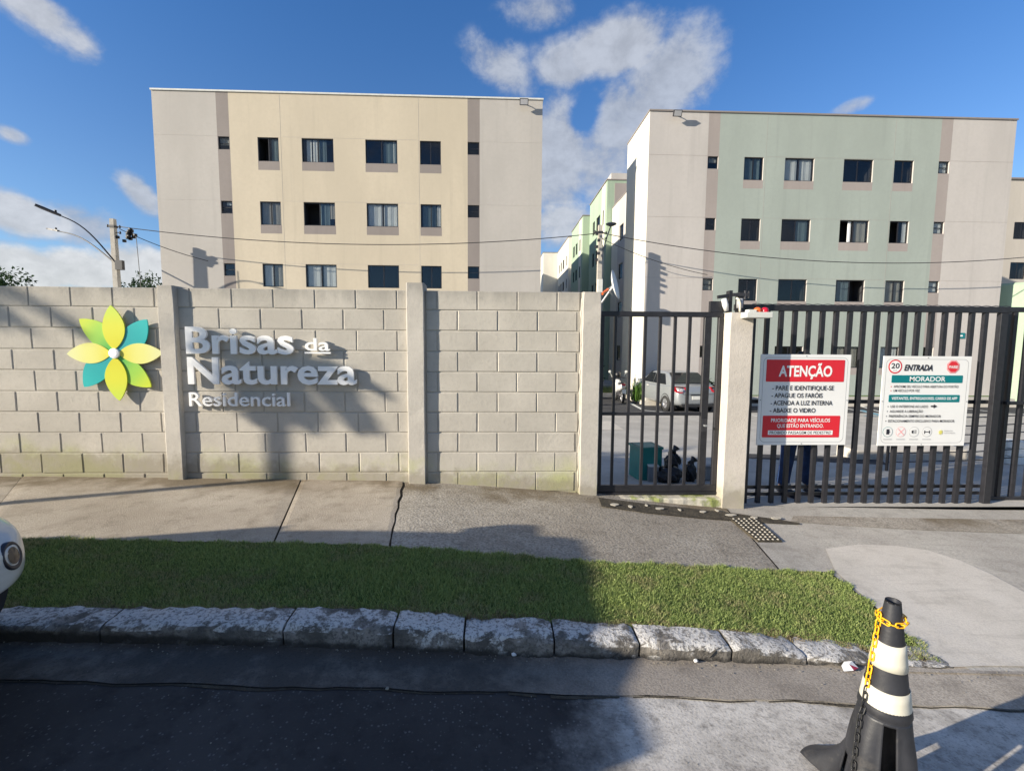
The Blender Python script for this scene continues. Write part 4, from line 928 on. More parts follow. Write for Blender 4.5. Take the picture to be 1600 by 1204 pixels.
stL = {(0, 0): {'cur': [(0, .9, CB, .35)]}, (0, 1): {'open': 0, 'cur': [(.6, 1, CT, 0)]}, (0, 2): {'cur': [(.12, .28, CW, 0), (.32, .46, CW, 0), (.5, .75, CT, 0)], 'open': None}, (0, 3): {'cur': [(.55, .95, CT, 0), (.86, .9, CW, 0)]}, (0, 4): {},
       (1, 0): {'cur': [(.4, .8, CW, .65)]}, (1, 1): {'cur': [(.05, .48, CB, 0), (.52, .95, CB, 0)]}, (1, 2): {'open': 0, 'cur': [(.82, .98, CB, .3), (.5, .8, CT, 0)]}, (1, 3): {'cur': [(.03, .47, CW, 0), (.53, .98, CW, 0)]}, (1, 4): {'cur': [(.8, .96, CW, .05), (.1, .75, CT, 0)]},
       (2, 1): {'cur': [(.05, .45, CW, 0), (.55, .95, CB, 0)]}, (2, 2): {'cur': [(.05, .48, CW, 0), (.55, .97, CW, 0)]}, (2, 3): {}, (2, 4): {}}
stR = {(0, 0): {'cur': [(.2, .9, CB, .5)]}, (0, 2): {'cur': [(.03, .46, CW, 0), (.52, .97, CW, 0)]}, (0, 1): {'cur': [(.1, .9, CT, 0)]}, (0, 5): {'cur': [(.3, .9, CW, .1)]}, (1, 3): {'open': 0, 'cur': [(.34, .46, CW, 0), (.55, .95, CB, 0)]}, (1, 4): {'open': 0, 'cur': [(.75, .95, CW, 0)]}, (1, 5): {'cur': [(.1, .9, CW, 0)]},
       (1, 2): {'cur': [(.5, .95, CT, 0)]}, (2, 3): {'cur': [(.1, .5, CT, 0)], 'open': 1}, (2, 4): {'cur': [(.1, .9, CB, 0)]}, (2, 5): {'cur': [(.1, .9, CW, 0)]}, (2, 0): {'cur': [(.1, .9, CB, 0)]}, (3, 3): {'cur': [(.1, .95, CB, 0)]}, (3, 4): {'cur': [(.1, .95, CW, 0)]}}
bl = apartment('apartment_building', 'cream and grey four storey apartment building behind the lettered block wall', -13.52, 9.86, [8.18, 5.70, 3.235, .5], -2.5, ['plaster_grey', 'plaster_taupe', 'plaster_cream'], stL, 'plaster_white')
brt = apartment('apartment_building', 'pale green and pink-grey four storey apartment building behind the sliding gate', 6.28, 9.55, [7.83, 5.35, 2.865, .03], -2.5, ['plaster_lilac', 'plaster_mauve', 'plaster_green'], stR, 'plaster_white', True)
mb = MB(); mb.box(6.2, 22.0, FY-.9, FY, -2.5, -2.13); tag(mb.build('building_apron', 'lot_concrete'), kind='structure')
mb = MB(); mb.box(6.33, 21.9, FY-.012, FY-.003, -2.13, -2.09); mb.build('base_line', 'leaf_bright', brt)
mb = MB(); mb.box(19.95, 20.45, FY-.03, FY-.001, .42, .66); pq = thing('wall_plaque', 'small teal plaque fixed high on the right end of the green building', 'plaque', (20.2, FY-.02, .42)); mb.build('plate', 'print_teal', pq)
mb = MB(); mb.box(20.05, 20.35, FY-.034, FY-.0305, .50, .57); mb.build('printed_line', 'print_white', pq)
def flood(name, label, x, z, ax):
    t_ = thing(name, label, 'flood light', (x, FY-.3, z)); rot = (Matrix.Rotation(R(25), 3, 'X'), Vector((x, FY-.27, z-.02)))
    mb = MB(); mb.box(x-.17, x+.17, FY-.32, FY-.22, z-.13, z+.11, rot=rot); mb.build('housing', 'dark_metal', t_)
    mb = MB(); mb.box(x-.145, x+.145, FY-.328, FY-.3205, z-.105, z+.085, rot=rot); mb.build('lens', 'lamp_clear', t_)
    mb = MB(); mb.tube([(x, FY-.24, z), (x, FY-.14, z+.05), (x, FY, z+.05)], .02, 6); mb.build('arm', 'dark_metal', t_)
p = atY(819, 157, FY-.36); flood('flood_light', 'square flood light at the roof edge of the cream building', p[0], p[2], 1)
p = atY(1060, 175, FY-.36); flood('flood_light', 'square flood light at the roof edge of the green building', p[0], p[2], 1)

# buildings further down the alley
def block(name, label, segs, z1, wall_mats, win_tops, base=-2.5, par=.0):
    """segs: (X, Y0, Y1, material, windows along Y)"""
    b_ = thing(name, label, 'apartment building', (segs[0][0]+4, segs[0][1], base)); XB = 18.0
    prevx = None
    for X, Y0, Y1, mt_, wins in segs:
        hl = [(a, c, zt-1.05, zt) for zt in win_tops for a, c in wins]
        zones = [(a-.3, c+.3, base, z1, 1) for a, c in wins[:1]]
        facade(b_, X, Y0, Y1, base, z1, hl, zones, [mt_, wall_mats[1]], axis='y')
        for h in hl: window(b_, X, *h, {}, axis='y')
        mb = MB(); mb.quad((X, Y0, base), (XB, Y0, base), (XB, Y0, z1), (X, Y0, z1)); mb.build('end_wall', mt_, b_)
        mb = MB(); mb.box(X-.06, XB, Y0-.04, Y0+.1, z1, z1+.07); mb.box(X-.06, X+.1, Y0+.1, Y1, z1, z1+.07); mb.build('parapet_cap', wall_mats[2], b_)
        mb = MB(); mb.quad((X, Y0, z1-.2), (XB, Y0, z1-.2), (XB, Y1, z1-.2), (X, Y1, z1-.2)); mb.build('roof', 'lot_concrete', b_)
    return b_
WT = [9.75, 7.3, 4.85, 2.4, -.05]
g1 = block('apartment_block', 'shaded green apartment block stepping back down the alley between the two front buildings', [(7.78, 33.0, 38.9, 'plaster_sage', [(33.9, 34.3), (35.1, 36.4), (36.9, 37.7)]), (8.45, 38.9, 41.9, 'plaster_sage', [(39.8, 40.6)]), (7.78, 41.9, 48.0, 'plaster_sage', [(43.0, 43.6), (44.6, 45.6), (46.1, 47.1)])], 11.5, ('plaster_sage', 'plaster_white', 'plaster_taupe'), WT)
mb = MB(); mb.box(8.05, 12, 33.05, 38, 11.58, 12.0); mb.build('stair_tower', 'plaster_lilac', g1); mb = MB(); mb.box(8.3, 18.0, 32.97, 32.995, -2.5, 11.3); mb.build('end_panel', 'plaster_mauve', g1)
g2 = block('apartment_block', 'white apartment block beyond the green one at the far end of the alley', [(8.45, 48.0, 50.0, 'plaster_white', []), (7.78, 50.0, 58.5, 'plaster_white', [(50.9, 51.6), (53.0, 54.3), (55.0, 56.0), (56.7, 57.6)]), (5.95, 58.5, 62.0, 'plaster_white', [])], 11.5, ('plaster_white', 'plaster_white', 'plaster_taupe'), WT)
# the cream building's rear neighbour (mostly hidden, shades the alley)
mb = MB(); lb = thing('apartment_block', 'tall cream block behind the front cream building, hidden but for its shadow', 'apartment building', (-5, 34, -2.5))
mb.box(-13, .2, 33.2, 58, -2.5, 10.8); mb.build('wall', 'plaster_cream', lb); mb = MB(); mb.box(-13.1, .3, 33.1, 58.1, 10.8, 10.9); mb.build('parapet_cap', 'plaster_taupe', lb)
# far right: cream block and rounded pale green tank house
fr_ = thing('apartment_block', 'sand coloured apartment block at the far right edge behind the green building', 'apartment building', (40, 30, -2.5))
hl = [(31.0, 32.0, z-1.1, z) for z in (8.3, 5.7, 3.1, .5)]
facade(fr_, 33.2, 30.0, 34.2, -2.5, 11.0, hl, [], ['plaster_sand'], axis='y')
for h in hl: window(fr_, 33.2, *h, {}, axis='y')
hf = [(x, x+1.1, z-1.1, z) for z in (8.3, 5.7, 3.1, .5) for x in (34.2, 37.2)]
facade(fr_, 30.0, 33.2, 42.0, -2.5, 11.0, hf, [], ['plaster_sand'], name='front_wall')
for h in hf: window(fr_, 30.0, *h, {})
mb = MB(); mb.box(33.1, 42, 29.9, 34.3, 11.0, 11.1); mb.build('parapet_cap', 'plaster_taupe', fr_)
th_ = thing('tank_house', 'low rounded pale green tank house at the right edge beyond the green building', 'tank house', (24.7, 21.2, -2.5))
mb = MB(); mb.lathe([(2.2, -2.5), (2.2, 2.80), (2.1, 2.90), (0, 2.98)], 32, (24.7, 21.2, 0)); smooth_by_angle(mb.build('wall', 'plaster_sage', th_), 35)
mb = MB(); mb.box(24.2, 25.1, 18.98, 19.6, -2.5, -.4); mb.build('door', 'dark_metal', th_)

# ------------------------------------------------------------------ parking lot
sheet('lot_pavement', 'lot_concrete', np.concatenate([np.linspace(-60, -12, 20), np.linspace(-11, 30, 83), np.linspace(31, 90, 20)]), lambda x: 4.52, lambda x: 80.0, 1, lambda x, y: lot(x, y)) if False else None
mb = MB(); xs_ = np.concatenate([np.linspace(-60, -12, 20), np.linspace(-11, 30, 60), np.linspace(31, 90, 20)]); ys_ = np.concatenate([np.linspace(4.50, 20, 50), np.linspace(21, 90, 14)])
for x in xs_:
    for y in ys_: mb.v.append((x, y, float(lot(x, y))+.002))
for i in range(len(xs_)-1):
    for j in range(len(ys_)-1): n_ = len(ys_); mb.f.append((i*n_+j, (i+1)*n_+j, (i+1)*n_+j+1, i*n_+j+1)); mb.m.append(0)
tag(mb.build('lot_pavement', 'lot_concrete', smooth=True), kind='structure')
def lot_quad(name, mat, pts, dz=.008):
    n = 8; mb = MB(); q = [Vector((p[0], p[1], 0)) for p in pts]
    for i in range(n+1):
        for j in range(n+1):
            p = q[0].lerp(q[1], i/n).lerp(q[3].lerp(q[2], i/n), j/n); mb.v.append((p.x, p.y, float(lot(p.x, p.y))+dz))
    for i in range(n):
        for j in range(n): mb.f.append((i*(n+1)+j, (i+1)*(n+1)+j, (i+1)*(n+1)+j+1, i*(n+1)+j+1)); mb.m.append(0)
    return tag(mb.build(name, mat), kind='structure')
lot_quad('parking_bays', 'lot_asphalt', [(1.8, 16.3), (22, 16.3), (22, 18.6), (1.8, 18.6)], .006)
lot_quad('alley_bays', 'lot_asphalt', [(2.0, 18.6), (6.1, 18.6), (6.1, 32), (2.0, 32)], .006)
def gl_(px, py): p = G(px, py); return (p.x, p.y)
def line(p0, p1, w_, mat='paint_line'):
    a, b_ = Vector((*p0, 0)), Vector((*p1, 0)); d = (b_-a).normalized(); s_ = Vector((-d.y, d.x, 0))*w_/2; lot_quad('painted_line', mat, [(a-s_)[:2], (b_-s_)[:2], (b_+s_)[:2], (a+s_)[:2]], .012)
for x in (8.7, 11.3, 13.9, 16.5, 19.1): line((x, 14.2), (x+.2, 18.5), .12)
line(gl_(985, 630), gl_(1004, 640), .14); line(gl_(1004, 641), gl_(1040, 644), .12); line(gl_(1345, 641), gl_(1385, 651), .22, 'paint_blue'); line(gl_(1335, 632), gl_(1400, 648), .10); line(gl_(1350, 650), gl_(1500, 655), .2, 'paint_blue')
lot_quad('pale_patch', 'apron_concrete', [gl_(928, 672), gl_(975, 672), gl_(940, 659), gl_(925, 659)]) if False else lot_quad('pale_patch', 'apron_concrete', [gl_(925, 672), gl_(976, 672), gl_(955, 658), gl_(925, 658)])
lot_quad('asphalt_strip', 'lot_asphalt', [gl_(1168, 716), gl_(1385, 726), gl_(1375, 716), gl_(1168, 709)])
# kerb of the planted strip and the plants at the corner of the green building
mb = MB(); mb.box(1.95, 6.25, 21.6, 21.75, -2.5, -2.24); mb.box(6.1, 6.25, 18.75, 21.6, -2.5, -2.26); mb.box(6.1, 22, 18.5, 18.6, -2.5, -2.24); tag(mb.build('lot_kerb', 'apron_concrete'), kind='structure')
tag(grass('alley_lawn', 14000, 2.0, 6.27, .10, .26, 'grass_blade', lambda X, Y: X*0-2.30, lambda X: 21.8+X*0, lambda X: 24.5+X*0), 'bright green lawn strip in the alley beside the green building', 'grass', kind='stuff')
def bush(name, label, cat, c, r_, h, n, mat, seed, leaf=.10, spiky=False):
    q = np.random.default_rng(seed); t_ = thing(name, label, cat, c); mb = MB()
    for k in range(n):
        if spiky:
            a = q.uniform(0, 6.28); lean = q.uniform(.05, .45); L_ = h*q.uniform(.6, 1); p = Vector(c)+Vector((q.normal()*r_*.3, q.normal()*r_*.3, 0)); d = Vector((math.cos(a)*lean, math.sin(a)*lean, 1)).normalized(); s_ = Vector((-d.y, d.x, 0)).normalized()*.02 if abs(d.x)+abs(d.y) > 0 else Vector((.02, 0, 0))
            mb.add([p-s_, p+s_, p+d*L_*.6+s_, p+d*L_*.6-s_, p+d*L_+Vector((d.x, d.y, -.3))*.1], [(0, 1, 2, 3), (3, 2, 4)])
        else:
            d = Vector(q.normal(size=3)).normalized(); rad = q.uniform(.35, 1)**.5*(1+.22*math.sin(d.x*5+seed)+.18*math.sin(d.y*7+d.z*6)); p = Vector(c)+Vector((d.x*r_*rad, d.y*r_*rad, h*.55+d.z*h*.45*rad))
            u = Vector(q.normal(size=3)).normalized()*leaf; v = u.cross(Vector(q.normal(size=3))).normalized()*leaf*.5; mb.add([p-u, p-v*.9, p+u, p+v*.9], [(0, 1, 2, 3)])
    mb.build('foliage', mat, t_)
    mb = MB(); mb.tube([Vector(c), Vector(c)+Vector((.03, 0, h*.5))], [max(.03, r_*.06), max(.015, r_*.03)], 7); mb.build('stem' if h < 4 else 'trunk', 'trunk_bark', t_)
    return t_
bush('spiky_plant', 'spiky green plant at the sunlit corner of the green building', 'plant', (6.0, 19.2, -2.3), .5, 1.0, 60, 'leaf_bright', 3, spiky=True)
bush('shrub', 'dark shrub in the shade of the alley behind the motorcycle', 'shrub', (4.4, 22.6, -2.3), .75, 1.7, 1800, 'leaf_dark', 4, .09)
bush('shrub', 'small shrub beside the parked silver car by the building wall', 'shrub', (8.9, 19.0, -2.3), .35, .9, 500, 'leaf_dark', 6, .08)
pt = atY(8, 440, 40); bush('tree', 'dark tree top at the left edge above the wall', 'tree', (pt[0]-.8, 40, -2.6), 2.2, 2.6+pt[2]+1.1, 5200, 'leaf_dark', 11, .16)
pt = atY(218, 440, 45); bush('tree', 'low rounded tree top above the wall between utility pole and cream building', 'tree', (pt[0], 45, -2.6), 1.75, 2.6+pt[2]+.45, 5200, 'leaf_dark', 12, .16)

# ------------------------------------------------------------------ utility poles, lamps, wires
def pole(name, label, x, y, top):
    t_ = thing(name, label, 'utility pole', (x, y, -2.5)); mb = MB(); a0, a1 = .115, .075
    mb.add([(x-a0, y-a0, -2.55), (x+a0, y-a0, -2.55), (x+a0, y+a0, -2.55), (x-a0, y+a0, -2.55), (x-a1, y-a1, top), (x+a1, y-a1, top), (x+a1, y+a1, top), (x-a1, y+a1, top)], [(3, 2, 1, 0), (4, 5, 6, 7), (0, 1, 5, 4), (1, 2, 6, 5), (2, 3, 7, 6), (3, 0, 4, 7)]); mb.build('shaft', 'concrete_pole', t_)
    mb = MB(); mb.box(x-.10, x+.10, y-.10, y+.10, top-.32, top-.24); mb.build('clamp', 'dark_metal', t_)
    for dx_, dz_ in ((.24, -.28), (.24, -.5), (-.2, -.25)):
        mb = MB(); mb.lathe([(0, -.06), (.03, -.05), (.035, 0), (.02, .05), (0, .06)], 10, (x+dx_, y, top+dz_)); mb.tube([(x, y, top+dz_), (x+dx_, y, top+dz_)], .015, 5); mb.build('insulator', 'dark_metal', t_, smooth=True)
    return t_
pl = pole('utility_pole', 'square concrete utility pole with two curved lamp arms above the wall at left', -14.52, 18.5, 4.66)
def arm(px1, py1, Y1, bend):
    a = Vector(atY(186, 416, 18.45)); b_ = Vector(atY(px1, py1, Y1)); mb = MB(); pts = []
    for k in range(13):
        u = k/12; p = a.lerp(b_, u); p.z += bend*math.sin(math.pi*u)**1.1*(.7+.5*u); pts.append(p)
    mb.tube(pts, [.030-.001*k for k in range(13)], 8); mb.build('lamp_arm', 'dark_metal', pl, smooth=True)
    d = (pts[-1]-pts[-3]).normalized(); mb = MB(); e = pts[-1]; M_ = d.to_track_quat('X', 'Z').to_matrix()
    prof = [(-.05, .05), (.15, .10), (.42, .11), (.62, .06)]; vs = []
    for u, wd in prof:
        for (yy, zz) in ((-wd, -.02), (wd, -.02), (wd*.8, .045), (-wd*.8, .045)): vs.append(tuple(e+M_ @ Vector((u, yy, zz))))
    fs = [(3, 2, 1, 0), (12, 13, 14, 15)]+[(i*4+k, i*4+(k+1) % 4, i*4+4+(k+1) % 4, i*4+4+k) for i in range(3) for k in range(4)]
    mb.add(vs, fs); mb.build('lamp_head', 'dark_metal', pl, fix=True)
    mb = MB(); mb.lathe([(.035, 0), (.035, .07), (0, .08)], 8, tuple(e+M_ @ Vector((.1, 0, .05)))); mb.build('photocell', 'dark_metal', pl)
arm(92, 336, 17.2, .32); arm(90, 361, 19.6, .28)
mb = MB(); mb.box(-14.40, -14.14, 18.30, 18.44, 2.75, 3.1); mb.build('lamp_bracket', 'dark_metal', pl)
p2 = pole('utility_pole', 'concrete utility pole with a lamp arm in the alley behind the block wall', 4.12, 18.5, 4.72)
al = thing('street_lamp', 'thin alley lamp post with a saucer shaped head against the green block', 'street lamp', (5.05, 25.5, -2.3))
lt_ = Vector(atY(955, 351, 25.2)); lb_ = Vector(atY(939, 405, 25.5)); mb = MB(); mb.tube([(lb_.x-.1, 25.5, -2.35), lb_, lb_.lerp(lt_, .55)+Vector((-.04, 0, 0)), lt_], [.05, .04, .035, .03], 8); mb.build('post', 'grey_metal', al, smooth=True)
mb = MB(); mb.lathe([(.0, -.08), (.12, -.07), (.27, .0), (.29, .05), (.14, .11), (0, .12)], 20, tuple(lt_)); mb.build('lamp_head', 'grey_metal', al, smooth=True)
mb = MB(); mb.box(4.02, 4.20, 18.22, 18.34, 2.0, 2.6); mb.build('junction_box', 'offwhite_metal', p2)
mb = MB()
for k in range(5): mb.box(3.9+.08*(k % 2), 4.0+.08*(k % 2), 18.25, 18.35, 3.3+.25*k, 3.4+.25*k)
mb.build('connector', 'dark_metal', p2)
def wire(name, label, a, b_, sag, r_=.016, extra=None):
    mb = MB(); a, b_ = Vector(a), Vector(b_); n = 40; pts = [a.lerp(b_, k/n)+Vector((0, 0, -4*sag*(k/n)*(1-k/n))) for k in range(n+1)]; mb.tube(pts, r_, 5)
    if extra: extra(mb, pts)
    return tag(mb.build(name, 'wire_black', smooth=True), label, 'cable', 'overhead cables behind the block wall')
wire('overhead_cable', 'thick cable sagging from the left pole past the cream building to the alley pole', (-14.30, 18.5, 4.38), (4.1, 18.5, 4.42), .55)
wire('overhead_cable', 'thick cable running from the alley pole across the green building to the right', (4.2, 18.5, 4.42), (26, 18.5, 4.3), .95)
def joints_(mb, pts):
    r_ = random.Random(2)
    for k in range(14): p = pts[1+k//3]+Vector((r_.uniform(-.2, .35), 0, r_.uniform(-.3, .05))); mb.box(p.x-.05, p.x+.05, p.y-.04, p.y+.04, p.z-.05, p.z+.05)
wire('overhead_cable', 'lower cable with a cluster of splices just right of the left pole', (-14.30, 18.5, 4.3), (-11.6, 19.4, 3.3), .1, .014, joints_)
wire('overhead_cable', 'thin service cable with splices leaving the alley pole towards the green building', (4.2, 18.5, 4.2), (8.9, 19.4, 3.0), .15, .012)
mb = MB(); mb.tube([(-13.55, 18.3, 4.0), (-13.5, 18.3, 2.5), (-13.45, 18.3, 1)], .012, 5); tag(mb.build('drop_cable', 'wire_black'), 'thin cable hanging straight down between the left pole and the cream building', 'cable')

# satellite dish behind the end pillar
dish = thing('satellite_dish', 'white satellite dish with an orange arm behind the end of the block wall', 'satellite dish', (1.25, 5.6, -.2))
c = Vector(atY(957, 446, 5.6)); M_ = Matrix.Rotation(R(-14), 3, 'Y') @ Matrix.Rotation(R(66), 3, 'Z') @ Matrix.Rotation(R(90), 3, 'X')
mb = MB(); mb.lathe([(0, 0), (.06, .004), (.12, .016), (.175, .036), (.178, .040), (.12, .024), (0, .01)], 32, tuple(c), 0, M_); mb.build('reflector', 'white_paint', dish, smooth=True)
foc = Vector(atY(941, 459, 5.45)); mid_ = foc.lerp(c, .55); mb = MB(); mb.tube([foc, mid_], [.016, .014], 8); mb.build('feed_horn', 'orange_plastic', dish); mb = MB(); mb.tube([mid_, c], .007, 6); mb.tube([c+Vector((0, -.02, -.12)), mid_], .005, 5); mb.build('feed_arm', 'grey_metal', dish)
mb = MB(); mb.tube([c+Vector((.02, .03, 0)), Vector((1.19, 5.72, .35)), Vector((1.19, 5.72, float(lot(1.3, 5.7))))], .014, 8); mb.build('mast', 'grey_metal', dish)

# ------------------------------------------------------------------ vehicles
def make_car(name, label, loc, rz, paint, L=4.25, W=1.74, H=1.48, sedan=True):
    """local x forward from the tail (0) to the nose (L), y to the left, z up"""
    t_ = thing(name, label, 'car', loc, rz)
    k = L/4.25
    xs = [0, .04, .14, .35, .75, 1.1, 1.6, 2.2, 2.8, 3.15, 3.5, 3.75, 3.95, 4.08, 4.17, 4.23, 4.25]
    hw = [.66, .74, .81, .85, .865, .87, .87, .87, .87, .868, .86, .845, .81, .76, .69, .60, .54]
    zt = [.80, .92, 1.0, 1.03, 1.03, 1.0, .97, .96, .97, .985, .94, .89, .83, .78, .71, .64, .58]
    if not sedan: zt[:5] = [.8, .95, 1.0, 1.02, 1.02]
    zb = [.38, .30, .26, .24, .22, .20, .20, .20, .20, .20, .21, .22, .23, .25, .28, .33, .37]
    if not sedan: zb[-6:] = [.24, .29, .36, .41, .43, .45]; zt[-9:] = [.90, .84, .80, .75, .72, .68, .65, .62, .58]
    m = MB(); prof_n = 10
    for x, w_, t2, b2 in zip(xs, hw, zt, zb):
        w_ *= W/1.74; hgt = t2-b2
        half = [(0, b2), (w_*.80, b2), (w_*.95, b2+hgt*.10), (w_*.995, b2+hgt*.28), (w_, b2+hgt*.50), (w_*.99, b2+hgt*.70), (w_*.965, t2-hgt*.12), (w_*.90, t2-.025), (w_*.70, t2+.005), (0, t2+.025)]
        ring = half+[(-y, z) for y, z in half[-2:0:-1]]
        for y, z in ring: m.v.append((x*k, y, z))
    n = 18
    for i in range(len(xs)-1):
        for j in range(n): m.f.append((i*n+j, (i+1)*n+j, (i+1)*n+(j+1) % n, i*n+(j+1) % n)); m.m.append(0)
    m.f.append(tuple(range(n))); m.m.append(0); m.f.append(tuple((len(xs)-1)*n+j for j in range(n-1, -1, -1))); m.m.append(0)
    b_ = m.build('body', paint, t_, local=True, fix=True); smooth_by_angle(b_, 50)
    s_ = b_.modifiers.new('subdivision', 'SUBSURF'); s_.levels = 1; s_.render_levels = 1 if sedan else 2
    # greenhouse
    gx_ = [(.42, 1.0), (.72, 1.2), (1.08, 1.40), (1.35, H-.02), (1.8, H), (2.2, H-.01), (2.45, H-.05), (2.75, 1.27), (3.2, .985)] if sedan else [(.12, 1.0), (.22, 1.25), (.42, H-.05), (.8, H), (1.8, H), (2.2, H-.01), (2.55, H-.05), (2.85, 1.18), (3.45, .82)]
    m = MB()
    for x, zr in gx_:
        u = max(0, (zr-.97)/(H-.97)); wb, wt = .80*W/1.74, (.80-(.20 if sedan else .14)*u)*W/1.74
        half = [(wb, .93), (wt+.03*u, zr-.09*u), (wt-.05*u, zr-.015), (0, zr+.02*u)]; ring = half+[(-y, z) for y, z in half[-2::-1]]
        for y, z in ring: m.v.append((x*k, y, z))
    n = 7
    for i in range(len(gx_)-1):
        for j in range(n-1): m.f.append((i*n+j, (i+1)*n+j, (i+1)*n+j+1, i*n+j+1)); m.m.append(0)
    m.f.append(tuple(range(n))); m.f.append(tuple((len(gx_)-1)*n+j for j in range(n-1, -1, -1))); m.m += [0, 0]
    smooth_by_angle(m.build('roof', paint, t_, local=True, fix=True), 35)
    # glass
    def wat(z): u = max(0, (z-.97)/(H-.97)); return (.80-.17*u)*W/1.74
    sx_ = ((.95, 1.30, 1.98, 2.02), (2.08, 2.08, 2.42, 3.0)) if sedan else ((.5, .62, 1.5, 1.55), (1.62, 1.62, 2.42, 3.02))
    for sgn_ in (-1, 1):
        for (a, c, d, e) in sx_:
            z0, z1 = 1.0, H-.10; e_ = .012
            m = MB(); P_ = [(a*k, sgn_*(wat(z0)+e_), z0), (e*k, sgn_*(wat(z0)+e_), z0), (d*k, sgn_*(wat(z1)+e_+.0), z1), (c*k, sgn_*(wat(z1)+e_), z1)]
            m.add(P_+[(p[0], p[1]-sgn_*.02, p[2]) for p in P_], [(0, 1, 2, 3), (7, 6, 5, 4)]+[(i, i+4, (i+1) % 4+4, (i+1) % 4) for i in range(4)]); m.build('side_window', 'car_glass', t_, local=True, fix=True)
        m = MB(); mw_ = W/1.74; m.box(2.80*k, 3.0*k, min(sgn_*.88*mw_, sgn_*(1.03 if sedan else 1.16)*mw_), max(sgn_*.88*mw_, sgn_*(1.03 if sedan else 1.16)*mw_), .97, 1.09); m.box(2.88*k, 2.92*k, min(sgn_*.78*mw_, sgn_*.879*mw_), max(sgn_*.78*mw_, sgn_*.879*mw_), .99, 1.03); bevel(m.build('door_mirror', paint, t_, local=True, fix=True), .03, 2)
        for hx in (1.35, 2.25): m = MB(); m.box(hx*k, (hx+.16)*k, sgn_*.872-.012, sgn_*.872+.012, .86, .885); m.build('door_handle', 'offwhite_metal', t_, local=True)
    def glass(name_, xa, za, xb, zb_, wa, wb, off):
        m = MB(); d = Vector((xb-xa, 0, zb_-za)).normalized(); nrm = Vector((-d.z, 0, d.x)) if off > 0 else Vector((d.z, 0, -d.x)); o_ = nrm*.03
        P_ = [(xa*k, -wa, za), (xa*k, wa, za), (xb*k, wb, zb_), (xb*k, -wb, zb_)]; m.add([tuple(Vector(p)+o_) for p in P_]+[tuple(Vector(p)-o_) for p in P_], [(0, 1, 2, 3), (7, 6, 5, 4)]+[(i, i+4, (i+1) % 4+4, (i+1) % 4) for i in range(4)]); m.build(name_, 'car_glass', t_, local=True, fix=True)
    if sedan: glass('rear_window', .50, 1.06, 1.12, 1.405, .68, .57, 1)
    else: glass('rear_window', .15, 1.06, .37, 1.38, .68, .57, 1)
    glass('windscreen', 3.10 if sedan else 3.2, 1.05 if sedan else .98, 2.52, H-.07, .70*W/1.74, .58*W/1.74, -1)
    # wheels
    for x in (.82, 3.42):
        for sgn_ in (-1, 1):
            M_ = Matrix.Rotation(R(90), 3, 'X'); cc = (x*k, sgn_*.775, .30)
            m = MB(); m.lathe([(.335, -.14), (.36, -.13), (.36, .13), (.335, .14), (.2, .14), (.2, -.14)], 28, (x*k, sgn_*.735, .315), 0, M_); m.build('wheel_arch', 'car_trim', t_, local=True)
            m = MB(); m.lathe([(.19, -.10), (.28, -.105), (.30, -.08), (.30, .08), (.28, .105), (.19, .10)], 28, cc, 0, M_); wh = m.build('wheel', 'tyre', t_, local=True, smooth=True)
            m = MB(); m.lathe([(0, .07), (.04, .08), (.06, .05), (.18, .06), (.195, .10)] if sgn_ < 0 else [(0, -.07), (.04, -.08), (.06, -.05), (.18, -.06), (.195, -.10)], 20, cc, 0, M_)
            m.build('rim', 'rim_silver', wh, local=True)
            for q_ in range(5): a = q_*1.2566; m = MB(); m.box(cc[0]-.015, cc[0]+.015, cc[1]+sgn_*.06, cc[1]+sgn_*.095, cc[2]+.03, cc[2]+.18, rot=(Matrix.Rotation(a, 3, 'Y'), Vector(cc))); m.build('spoke', 'rim_silver', wh, local=True)
    # tail
    for sgn_ in (-1, 1):
        m = MB(); P_ = [(.03, .80, .99), (.05, .45, .97), (.03, .50, .80), (.0, .66, .76), (.05, .82, .78), (.32, .868, .86), (.30, .862, .97)]
        m.add([(p[0]-.018, sgn_*(p[1]+.012), p[2]) for p in P_]+[(p[0]+.1, sgn_*(p[1]-.06), p[2]) for p in P_], [tuple(range(7))]+[(i, i+7, (i+1) % 7+7, (i+1) % 7) for i in range(7)]); m.build('tail_light', 'tail_red', t_, local=True, fix=True)
        m = MB(); m.lathe([(0, .0), (.05, .004), (.055, .012), (.05, .02), (0, .022)], 16, (-.005, sgn_*.66, .87), 0, Matrix.Rotation(R(-90), 3, 'Y')); m.build('tail_light', 'lamp_clear', t_, local=True)
        m = MB(); P_ = [(4.13, .50, .74), (4.17, .40, .62), (4.09, .66, .60), (3.93, .80, .70), (3.85, .82, .79), (4.0, .70, .80)]
        m.add([(p[0]*k+.012, sgn_*(p[1]+.0), p[2]) for p in P_]+[(p[0]*k-.1, sgn_*(p[1]-.04), p[2]-.0) for p in P_], [tuple(range(6))]+[(i, i+6, (i+1) % 6+6, (i+1) % 6) for i in range(6)]); hl9 = m.build('headlight', 'lamp_clear', t_, local=True, fix=True); hl9.scale = (1, 1, 1) if sedan else (.965, .80, .86)
    m = MB(); m.box(-.012, .02, -.24, .24, .52, .65); m.build('licence_plate', 'offwhite_metal', t_, local=True)
    m = MB(); m.box(-.016, .0, -.30, .30, .668, .70); m.build('trunk_trim', 'car_trim', t_, local=True); m = MB(); m.box(-.012, .0, -.62, .62, .715, .722); m.build('trunk_gap', 'car_trim', t_, local=True)
    m = MB(); m.box(-.02, .2, -.62, .62, .26, .36); m.build('bumper_trim', 'car_trim', t_, local=True)
